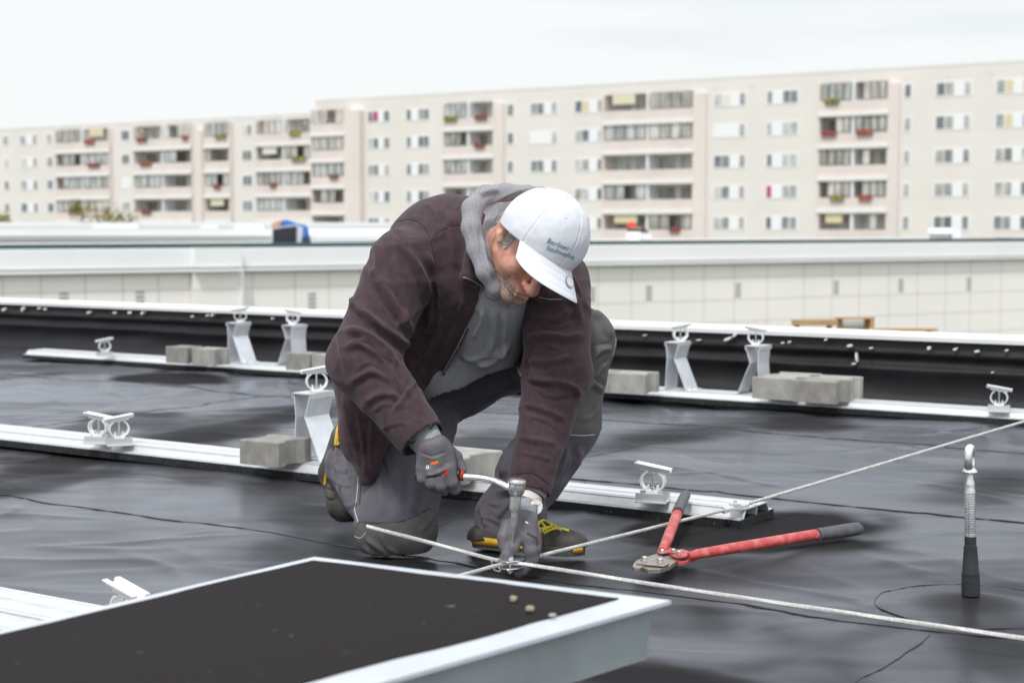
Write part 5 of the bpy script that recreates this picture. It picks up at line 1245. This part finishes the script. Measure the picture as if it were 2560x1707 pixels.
# ---- gloves : skeleton chains in picture coordinates with depth
def glovef(palm, fingers, k=.012):
    def f(X, Y, Z):
        d = union([rc(X, Y, Z, P(*a), P(*b_), ra, rb) for a, b_, ra, rb in palm], k)
        for ch in fingers:
            q = union([rc(X, Y, Z, P(*ch[i][:3]), P(*ch[i+1][:3]), ch[i][3], ch[i+1][3]) for i in range(len(ch)-1)], .004)
            d = smin(d, q, .0040)
        return d+.0009*vn3(X*45, Y*45, Z*45, 15)
    return f
Yh = 3.80
palmR = [((1070, 1120, Yh), (1062, 1165, Yh), .027, .022), ((1098, 1115, Yh), (1092, 1175, Yh-.004), .027, .024), ((1115, 1128, Yh+.004), (1122, 1170, Yh), .020, .020)]
fingR = [[(1058, 1168, Yh-.004, .0165), (1056, 1196, Yh-.008, .0130), (1068, 1212, Yh+.008, .0115), (1085, 1203, Yh+.022, .0105)],
         [(1077, 1176, Yh-.012, .0165), (1078, 1208, Yh-.014, .0138), (1088, 1219, Yh+.006, .0122), (1100, 1205, Yh+.022, .011)],
         [(1099, 1180, Yh-.014, .0170), (1101, 1214, Yh-.014, .0142), (1110, 1225, Yh+.008, .0125), (1118, 1206, Yh+.022, .011)],
         [(1120, 1172, Yh-.010, .0175), (1130, 1205, Yh-.010, .0148), (1138, 1222, Yh+.002, .0135), (1140, 1212, Yh+.016, .012)],
         [(1122, 1128, Yh+.022, .0180), (1140, 1142, Yh+.028, .0150), (1150, 1160, Yh+.026, .0125), (1156, 1174, Yh+.020, .0105)]]
gv, gq = sdfmesh(glovef(palmR, fingR), tuple(P(1020, 1260, Yh)-np.array((.02, .06, .02))), tuple(P(1180, 1080, Yh)+np.array((.02, .08, .02))), .0022, 1)
gv = strokes(gv, gq, [([(1062, 1188), (1090, 1184), (1118, 1170)], 5, 1.6), ([(1050, 1130), (1080, 1140), (1118, 1128)], 4, -1.2)])
g1 = meshobj('glove', gv, gq, M['glove'], person); tag(g1, 'grey work glove gripping the ratchet handle'); trg = bvh(gv, gq)
Yl = 3.83
palmL = [((1295, 1300, Yl+.02), (1290, 1335, Yl), .026, .024), ((1318, 1300, Yl+.02), (1322, 1345, Yl), .026, .023)]
fingL = [[(1268, 1315, Yl+.006, .0175), (1260, 1342, Yl-.010, .0165), (1262, 1366, Yl-.016, .0145)],
         [(1292, 1338, Yl-.006, .0180), (1282, 1368, Yl-.022, .0155), (1266, 1386, Yl-.026, .0135), (1258, 1397, Yl-.022, .0115)],
         [(1318, 1345, Yl-.002, .0175), (1326, 1376, Yl-.012, .0160), (1330, 1400, Yl-.010, .0145), (1306, 1426, Yl-.014, .0120), (1296, 1432, Yl-.012, .0110)],
         [(1334, 1340, Yl+.012, .0155), (1338, 1372, Yl+.008, .0140), (1334, 1396, Yl+.006, .0125), (1316, 1412, Yl+.010, .0110)],
         [(1340, 1332, Yl+.026, .0135), (1342, 1360, Yl+.026, .0120), (1334, 1384, Yl+.026, .0110)]]
gv2, gq2 = sdfmesh(glovef(palmL, fingL), tuple(P(1225, 1460, Yl)-np.array((.02, .08, .0))), tuple(P(1370, 1270, Yl)+np.array((.02, .08, .02))), .0022, 1)
g2 = meshobj('glove', gv2, gq2, M['glove'], person); tag(g2, 'grey work glove pinching the clamp bolt'); trg2 = bvh(gv2, gq2)
# knit cuffs, sleeve cuff of the hoodie, watch
def band(pts, rs, name, mt, sq=1.0, rib=0):
    b = MB(); n = 28; pts = smpath(pts, 8) if rib else np.array(pts); m = len(pts)
    r2 = np.interp(np.linspace(0, 1, m), np.linspace(0, 1, len(rs)), rs)
    if rib: r2 = r2*(1+rib*np.cos(np.arange(m)*math.pi))
    b.tube(pts, list(r2), n, True, sq); return b.build(name, mt, person, True, True)
band([P(1058, 1090, 3.832), P(1068, 1104, 3.82), P(1078, 1122, 3.808), P(1086, 1142, 3.80)], [.042, .039, .036, .030], 'glove_cuff', M['knit'], .85, .012)
band([P(1320, 1264, 3.898), P(1312, 1280, 3.883), P(1307, 1296, 3.868), P(1304, 1312, 3.855)], [.0345, .0350, .0345, .033], 'glove_cuff', M['knit'], .9, .014)
band([P(1334, 1200, 3.938), P(1328, 1226, 3.925), P(1325, 1236, 3.92)], [.052, .043, .040], 'hoodie_sleeve_cuff', M['heather'], .9)
M['strap'] = mat('cream_watch_strap', (.62, .58, .52), .5); M['gold'] = mat('rose_gold_case', (.62, .40, .28), .25, .9); M['dial'] = mat('white_dial', (.85, .85, .83), .3)
wrist0, wrist1 = P(1324, 1240, 3.913), P(1319, 1256, 3.903)
b = MB(); b.tube([wrist0, wrist1], [.0345, .0345], 32, False, .88); b.tube([wrist1, wrist0], [.0325, .0325], 32, False, .88); wt = b.build('watch', M['strap'], person, True, True)
wn = np.array((.62, -.74, .10)); wn /= np.linalg.norm(wn); wc = P(1340, 1266, 3.875)
mq = Vector(wn).to_track_quat('Z', 'Y').to_matrix()
b = MB(); b.lathe([(.0185, -.004), (.0195, -.002), (.0195, .002), (.018, .0035)], 32, tuple(wc), mq); q_ = b.build('watch_case', M['gold'], person, True, True)
b = MB(); b.lathe([(.0178, .0035), (.0176, .0042), (.001, .0044)], 32, tuple(wc), mq); b.build('watch_dial', M['dial'], person, False, True)
b = MB()
for k in range(12):
    q = k*math.pi/6; c = mq@Vector((.0145*math.cos(q), .0145*math.sin(q), .0046)); b.box(tuple(Vector(wc)+c), (.0012, .0012, .0006), mq)
for q, ln in ((.6, .011), (2.3, .008)):
    d_ = mq@Vector((math.cos(q), math.sin(q), 0)); c0 = Vector(wc)+mq@Vector((0, 0, .0048)); b.tube([c0, c0+d_*ln], .0005, 4)
b.build('watch_marks', M['darkhole'], person, world=True)
# printed marks on the gloves
M['orange'] = mat('orange_print', (.75, .16, .03), .6); M['redprint'] = mat('red_print', (.62, .03, .02), .6); M['whiteprint'] = mat('white_print', (.7, .72, .7), .6); M['greenprint'] = mat('green_print', (.18, .27, .14), .6)
def quad_on(tree, pts, name, mt, off=.0009, n=6):
    V = []; a, b_, c, d = [np.array(p, float) for p in pts]
    for i in range(n+1):
        for j in range(n+1):
            p = (a*(1-i/n)+b_*i/n)*(1-j/n)+(d*(1-i/n)+c*i/n)*j/n; h_ = hit(tree, p[0], p[1], off)
            if h_ is None: return
            V.append(h_)
    mk(name, V, [(i*(n+1)+j, (i+1)*(n+1)+j, (i+1)*(n+1)+j+1, i*(n+1)+j+1) for i in range(n) for j in range(n)], mt, person, True, True)
quad_on(trg, [(1076, 1155), (1097, 1151), (1096, 1158), (1077, 1163)], 'glove_print', M['orange'])
quad_on(trg, [(1107, 1178), (1119, 1174), (1120, 1184), (1110, 1189)], 'glove_print', M['redprint'])
disc_on(trg, 1069, 1167, 4, 5, 0, 'glove_print', M['whiteprint'], person, .0010, 16, (.45, 1))
line_on(trg, [(1066, 1156), (1082, 1149), (1100, 1146), (1104, 1154), (1094, 1164), (1080, 1169)], .0006, 'glove_print', M['greenprint'], person, .0008, 4)
line_on(trg, [(1064, 1154), (1080, 1147), (1099, 1144)], .0005, 'glove_print', M['greenprint'], person, .0008, 4)
for k in range(9): quad_on(trg, [(1064+k*4.6, 1196-k*.7), (1067+k*4.6, 1195.5-k*.7), (1067+k*4.6, 1190-k*.7+k % 2), (1064+k*4.6, 1190-k*.7)], 'glove_print', M['seamdark'], .0008, 1)
quad_on(trg2, [(1313, 1302), (1320, 1304), (1321, 1309), (1313, 1306)], 'glove_print', M['whiteprint']); quad_on(trg2, [(1343, 1346), (1348, 1342), (1349, 1350), (1345, 1353)], 'glove_print', M['redprint'])
for k in range(6): quad_on(trg2, [(1319+k*4, 1330+k*2.2), (1321.5+k*4, 1331+k*2.2), (1320+k*4, 1337+k*2.2), (1317.5+k*4, 1336+k*2.2)], 'glove_print', M['seamdark'], .0008, 1)

# ---- shoes
def shoef(X, Y, Z):       # standing shoe, toe to the right and slightly towards the camera
    a, t, m1, an_ = P(1205, 1345, 4.11), P(1435, 1362, 4.02), P(1330, 1345, 4.07), P(1265, 1310, 4.12)
    d = union([rc(X, Y, Z, a, m1, .040, .046), rc(X, Y, Z, m1, t, .046, .036), rc(X, Y, Z, an_, P(1330, 1328, 4.08), .048, .034), rc(X, Y, Z, P(1395, 1366, 4.035), P(1425, 1368, 4.02), .042, .035)], .02)
    return np.maximum(d, .020-Z)+.0012*vn3(X*40, Y*40, Z*40, 16)
fv, fq = sdfmesh(shoef, (-.16, 3.93, .01), (.22, 4.22, .17), .0035, 1)
fv = strokes(fv, fq, [([(1345, 1342), (1365, 1362), (1378, 1385)], 3, 1.5), ([(1352, 1340), (1385, 1338), (1400, 1330)], 3, -1.2), ([(1300, 1360), (1340, 1350), (1372, 1372)], 3, 1.2)])
so_ = meshobj('shoe', fv, fq, M['shoe'], person); trs = bvh(fv, fq)
hl, tl = P(1180, 1372, 4.13), P(1463, 1376, 4.0)
fd = (tl-hl)[:2]; fl_ = np.linalg.norm(fd); fd /= fl_; fp = np.array((fd[1], -fd[0]))
def sole_outline(gw):
    pts = []
    for t in np.linspace(0, 1, 24):
        pts.append((t*fl_, -gw(t)))
    for t in np.linspace(1, 0, 24): pts.append((t*fl_, gw(t)))
    return [tuple(hl[:2]+fd*x+fp*y) for x, y in pts]
gw = lambda t: (.040+.008*math.sin(t*math.pi*1.1-.6))*min(1, (math.sin(min(t, .12)/.12*math.pi/2))**.6 if t < .12 else 1)*min(1, (math.sin((1-t)/.16*math.pi/2))**.55 if t > .84 else 1)+.0005
b = MB(); b.prism(sole_outline(gw), .0, .016); b.build('outsole', M['sole'], person, world=True)
b = MB(); o1 = sole_outline(lambda t: gw(t)*1.02); b.prism(o1, .0165, .023); b.build('welt', M['sole'], person, world=True)
def side_band(t0, t1, z0, z1, name, mt):
    V = []
    for t in np.linspace(t0, t1, 20):
        e = (hl[:2]+fd*t*fl_+fp*(gw(t)*1.02+.0022)) ; V += [(e[0], e[1], z0), (e[0], e[1], z1-.004*abs(2*(t-t0)/(t1-t0)-1)**3)]
    o = mk(name, V, [(2*i, 2*i+2, 2*i+3, 2*i+1) for i in range(19)], mt, person, True, True); m_ = o.modifiers.new('s', 'SOLIDIFY'); m_.thickness = .002; m_.offset = 0
side_band(.0, .36, .012, .032, 'sole_stripe', M['yellow']); side_band(.94, .995, .010, .024, 'sole_stripe', M['yellow']); side_band(.44, .56, .012, .020, 'sole_stripe', M['yellow'])
for pl in ([(1342, 1308), (1360, 1302), (1385, 1316), (1422, 1328)], [(1340, 1314), (1352, 1322), (1372, 1318), (1386, 1322)], [(1356, 1330), (1362, 1318), (1352, 1306)], [(1350, 1304), (1342, 1320), (1352, 1326)], [(1362, 1326), (1380, 1314), (1370, 1306)], [(1388, 1320), (1404, 1326)], [(1360, 1334), (1375, 1326), (1392, 1322)]):
    line_on(trs, pl, .0032, 'laces', M['lace'], person, .0022, 6)
# kneeling shoe: heel up, toe on the roof, sole facing back-left
def shoe2(X, Y, Z):
    d = union([rc(X, Y, Z, P(862, 1090, 4.44), P(842, 1180, 4.46), .038, .046), rc(X, Y, Z, P(842, 1180, 4.46), P(860, 1262, 4.40), .046, .042), rc(X, Y, Z, P(860, 1150, 4.42), P(875, 1110, 4.40), .05, .05), rc(X, Y, Z, P(858, 1262, 4.40), P(878, 1272, 4.36), .040, .035)], .025)
    return np.maximum(d, .004-Z)+.0015*vn3(X*35, Y*35, Z*35, 18)
s2v, s2q = sdfmesh(shoe2, (-.58, 4.26, -.005), (-.36, 4.56, .36), .004, 1)
s2v = strokes(s2v, s2q, [([(815, 1210), (830, 1222), (845, 1215)], 4, 3), ([(812, 1235), (828, 1245), (842, 1240)], 4, 3)])
meshobj('shoe', s2v, s2q, M['shoe'], person); trs2 = bvh(s2v, s2q)
line_on(trs2, [(862, 1048), (848, 1070), (843, 1100), (842, 1112)], .0065, 'sole_stripe', M['yellow'], person, .002, 8)
line_on(trs2, [(877, 1086), (860, 1094), (846, 1112)], .0035, 'sole_stripe', M['lace'], person, .003, 8)
line_on(trs2, [(826, 1150), (818, 1180), (814, 1210)], .0045, 'sole_stripe', M['yellow'], person, .002, 8)
M['reflect'] = mat('grey_tongue_fabric', (.36, .36, .37), .6, noise=90, amt=.2)
b = MB(); b.tube([P(872, 1062, 4.40), P(868, 1098, 4.40)], [.030, .036], 16, True, .8); b.build('shoe_collar', M['reflect'], person, True, True)

# ================================================================ RATCHET
rt = thing('ratchet_wrench', 'chromed ratchet with red ringed handle and deep socket held in the gloved hands', 'ratchet', tuple(P(1282, 1345, 3.79)))
b = MB(); b.tube([P(1040, 1188, 3.815), P(1100, 1187, 3.812), P(1150, 1186, 3.805)], [.013, .0155, .0140], 16); b.build('handle_grip', M['black'], rt, True, True)
b = MB(); b.tube([P(1150, 1186, 3.805), P(1154, 1187, 3.805), P(1160, 1188, 3.804)], [.0140, .0152, .0130], 16); b.build('grip_ring', M['redplastic'], rt, True, True)
b = MB(); b.tube(smpath([P(1158, 1190, 3.803), P(1200, 1193, 3.80), P(1230, 1199, 3.798), P(1255, 1210, 3.795), P(1276, 1220, 3.793)], 6), [.0085]*8+[.0090]*8+[.0100]*8+[.0115], 16, True, .8); b.build('shaft', M['steel'], rt, True, True)
hc_ = P(1291, 1217, 3.79); ax_ = P(1282, 1345, 3.79)-hc_; ax_ /= np.linalg.norm(ax_); mq = Vector(-ax_).to_track_quat('Z', 'Y').to_matrix()
b = MB(); b.lathe([(.008, -.024), (.015, -.021), (.0200, -.012), (.0215, .0), (.0215, .008)], 28, tuple(hc_), mq); b.build('ratchet_head', M['steel'], rt, True, True)
b = MB(); b.lathe([(.0205, .0085), (.0222, .010), (.0222, .015), (.0200, .018), (.0165, .0175), (.016, .0200), (.006, .0202)], 28, tuple(hc_), mq); b.build('head_cover', M['steel_dull'], rt, True, True)
b = MB(); b.lathe([(.0115, -.060), (.0132, -.056), (.0138, -.052), (.0138, -.022)], 24, tuple(hc_), mq); b.build('socket_collar', M['steel_dull'], rt, True, True)
b = MB(); b.lathe([(.001, -.126), (.0022, -.124), (.0040, -.110), (.0085, -.085), (.0090, -.057)], 20, tuple(hc_), mq); b.build('drive_extension', M['steel_dull'], rt, True, True)

# ================================================================ FAR WORKERS AND SOLAR PANEL
M['bluecloth'] = mat('blue_work_shirt', (.03, .14, .42), .8, noise=8, amt=.2); M['darkcloth'] = mat('dark_teal_trousers', (.02, .05, .07), .8); M['skin2'] = mat('skin_far', (.45, .25, .18), .6)
def fig(name, label, Y, prim, h, cloth):
    def f(X, Y_, Z): return union([rc(X, Y_, Z, P(a[0], a[1], Y+a[2]), P(c[0], c[1], Y+c[2]), ra, rb) for a, c, ra, rb in prim], .05)
    xs = [q[0] for a, c, _, _ in prim for q in (a, c)]; ys = [q[1] for a, c, _, _ in prim for q in (a, c)]
    lo_ = P(min(xs), max(ys), Y)-np.array((.4, .8, .3)); hi_ = P(max(xs), min(ys), Y)+np.array((.4, .8, .3))
    v, q = sdfmesh(f, tuple(lo_), tuple(hi_), h, 1); base = ((lo_+hi_)/2); base[2] = lo_[2]+.3; o = meshobj(name, v, q, [M['skin2']], None, base); tag(o, label, 'person'); cx_, cy_ = proj(v[q].mean(1))
    for nm, mt, fn_ in cloth:
        sel = fn_(cx_, cy_); v2, q2 = subset(v, q, sel); meshobj(nm, v2+normals(v2, q2)*.02, q2, M[mt] if isinstance(mt, str) else mt, o)
    return o
fig('person', 'distant worker in a bright blue shirt bending behind the upright solar panel', 33.2,
    [((748, 574, 0), (718, 563, -.1), .10, .085), ((718, 560, -.1), (698, 560, -.2), .06, .06), ((694, 564, -.2), (690, 566, -.25), .10, .10), ((722, 562, .1), (745, 600, -.2), .06, .05), ((750, 577, 0), (753, 608, -.15), .10, .08), ((753, 608, -.15), (758, 650, .0), .08, .06), ((757, 575, .2), (766, 610, .1), .10, .08), ((766, 610, .1), (770, 650, .3), .08, .06)], .035,
    [('shirt', 'bluecloth', lambda x, y: (y < 590) & (x > 703)), ('trousers', 'darkcloth', lambda x, y: (y >= 590))])
M['redcap'] = mat('red_cap_cloth', (.6, .03, .03), .7)
fig('person', 'distant crouching worker with red cap and dark jacket behind the white bucket', 39.5,
    [((1578, 566, 0), (1579, 570, 0), .10, .10), ((1582, 576, 0), (1604, 588, 0), .12, .16), ((1604, 588, 0), (1600, 604, 0), .15, .13), ((1582, 580, -.2), (1576, 596, -.3), .06, .05)], .035,
    [('cap', 'redcap', lambda x, y: (y < 567)), ('jacket', 'fleece', lambda x, y: (y > 573))])
sp = thing('solar_panel', 'dark framed solar panel held upright by the worker in blue', 'solar panel', tuple(P(716, 620, 32.2)))
M['pv'] = mat('solar_cells', (.022, .020, .03), .25, noise=2, amt=.2); M['pvf'] = mat('panel_frame', (.55, .56, .62), .4, .5)
a_, c_ = P(679, 567, 32.2), P(750, 620, 32.2)
b = MB(); b.add([P(682, 574, 32.2), P(742, 566, 32.2), P(741, 620, 32.2), P(680, 620, 32.2)]+[p+np.array((0, .03, 0)) for p in (P(682, 574, 32.2), P(742, 566, 32.2), P(741, 620, 32.2), P(680, 620, 32.2))], [(0, 1, 2, 3), (7, 6, 5, 4), (0, 4, 5, 1), (1, 5, 6, 2), (2, 6, 7, 3), (3, 7, 4, 0)]); b.build('cells', M['pv'], sp, world=True)
b = MB(); b.tube([P(680, 621, 32.2), P(681, 571, 32.2), P(744, 563, 32.2), P(744, 621, 32.2)], .022, 4); b.add([P(744, 564, 32.2), P(757, 568, 32.9), P(753, 621, 32.9), P(744, 621, 32.2)]+[P(744, 564, 32.25), P(757, 568, 32.95), P(753, 621, 32.95), P(744, 621, 32.25)], [(0, 1, 2, 3), (7, 6, 5, 4), (0, 4, 5, 1), (1, 5, 6, 2), (2, 6, 7, 3), (3, 7, 4, 0)]); b.build('frame', M['pvf'], sp, world=True)
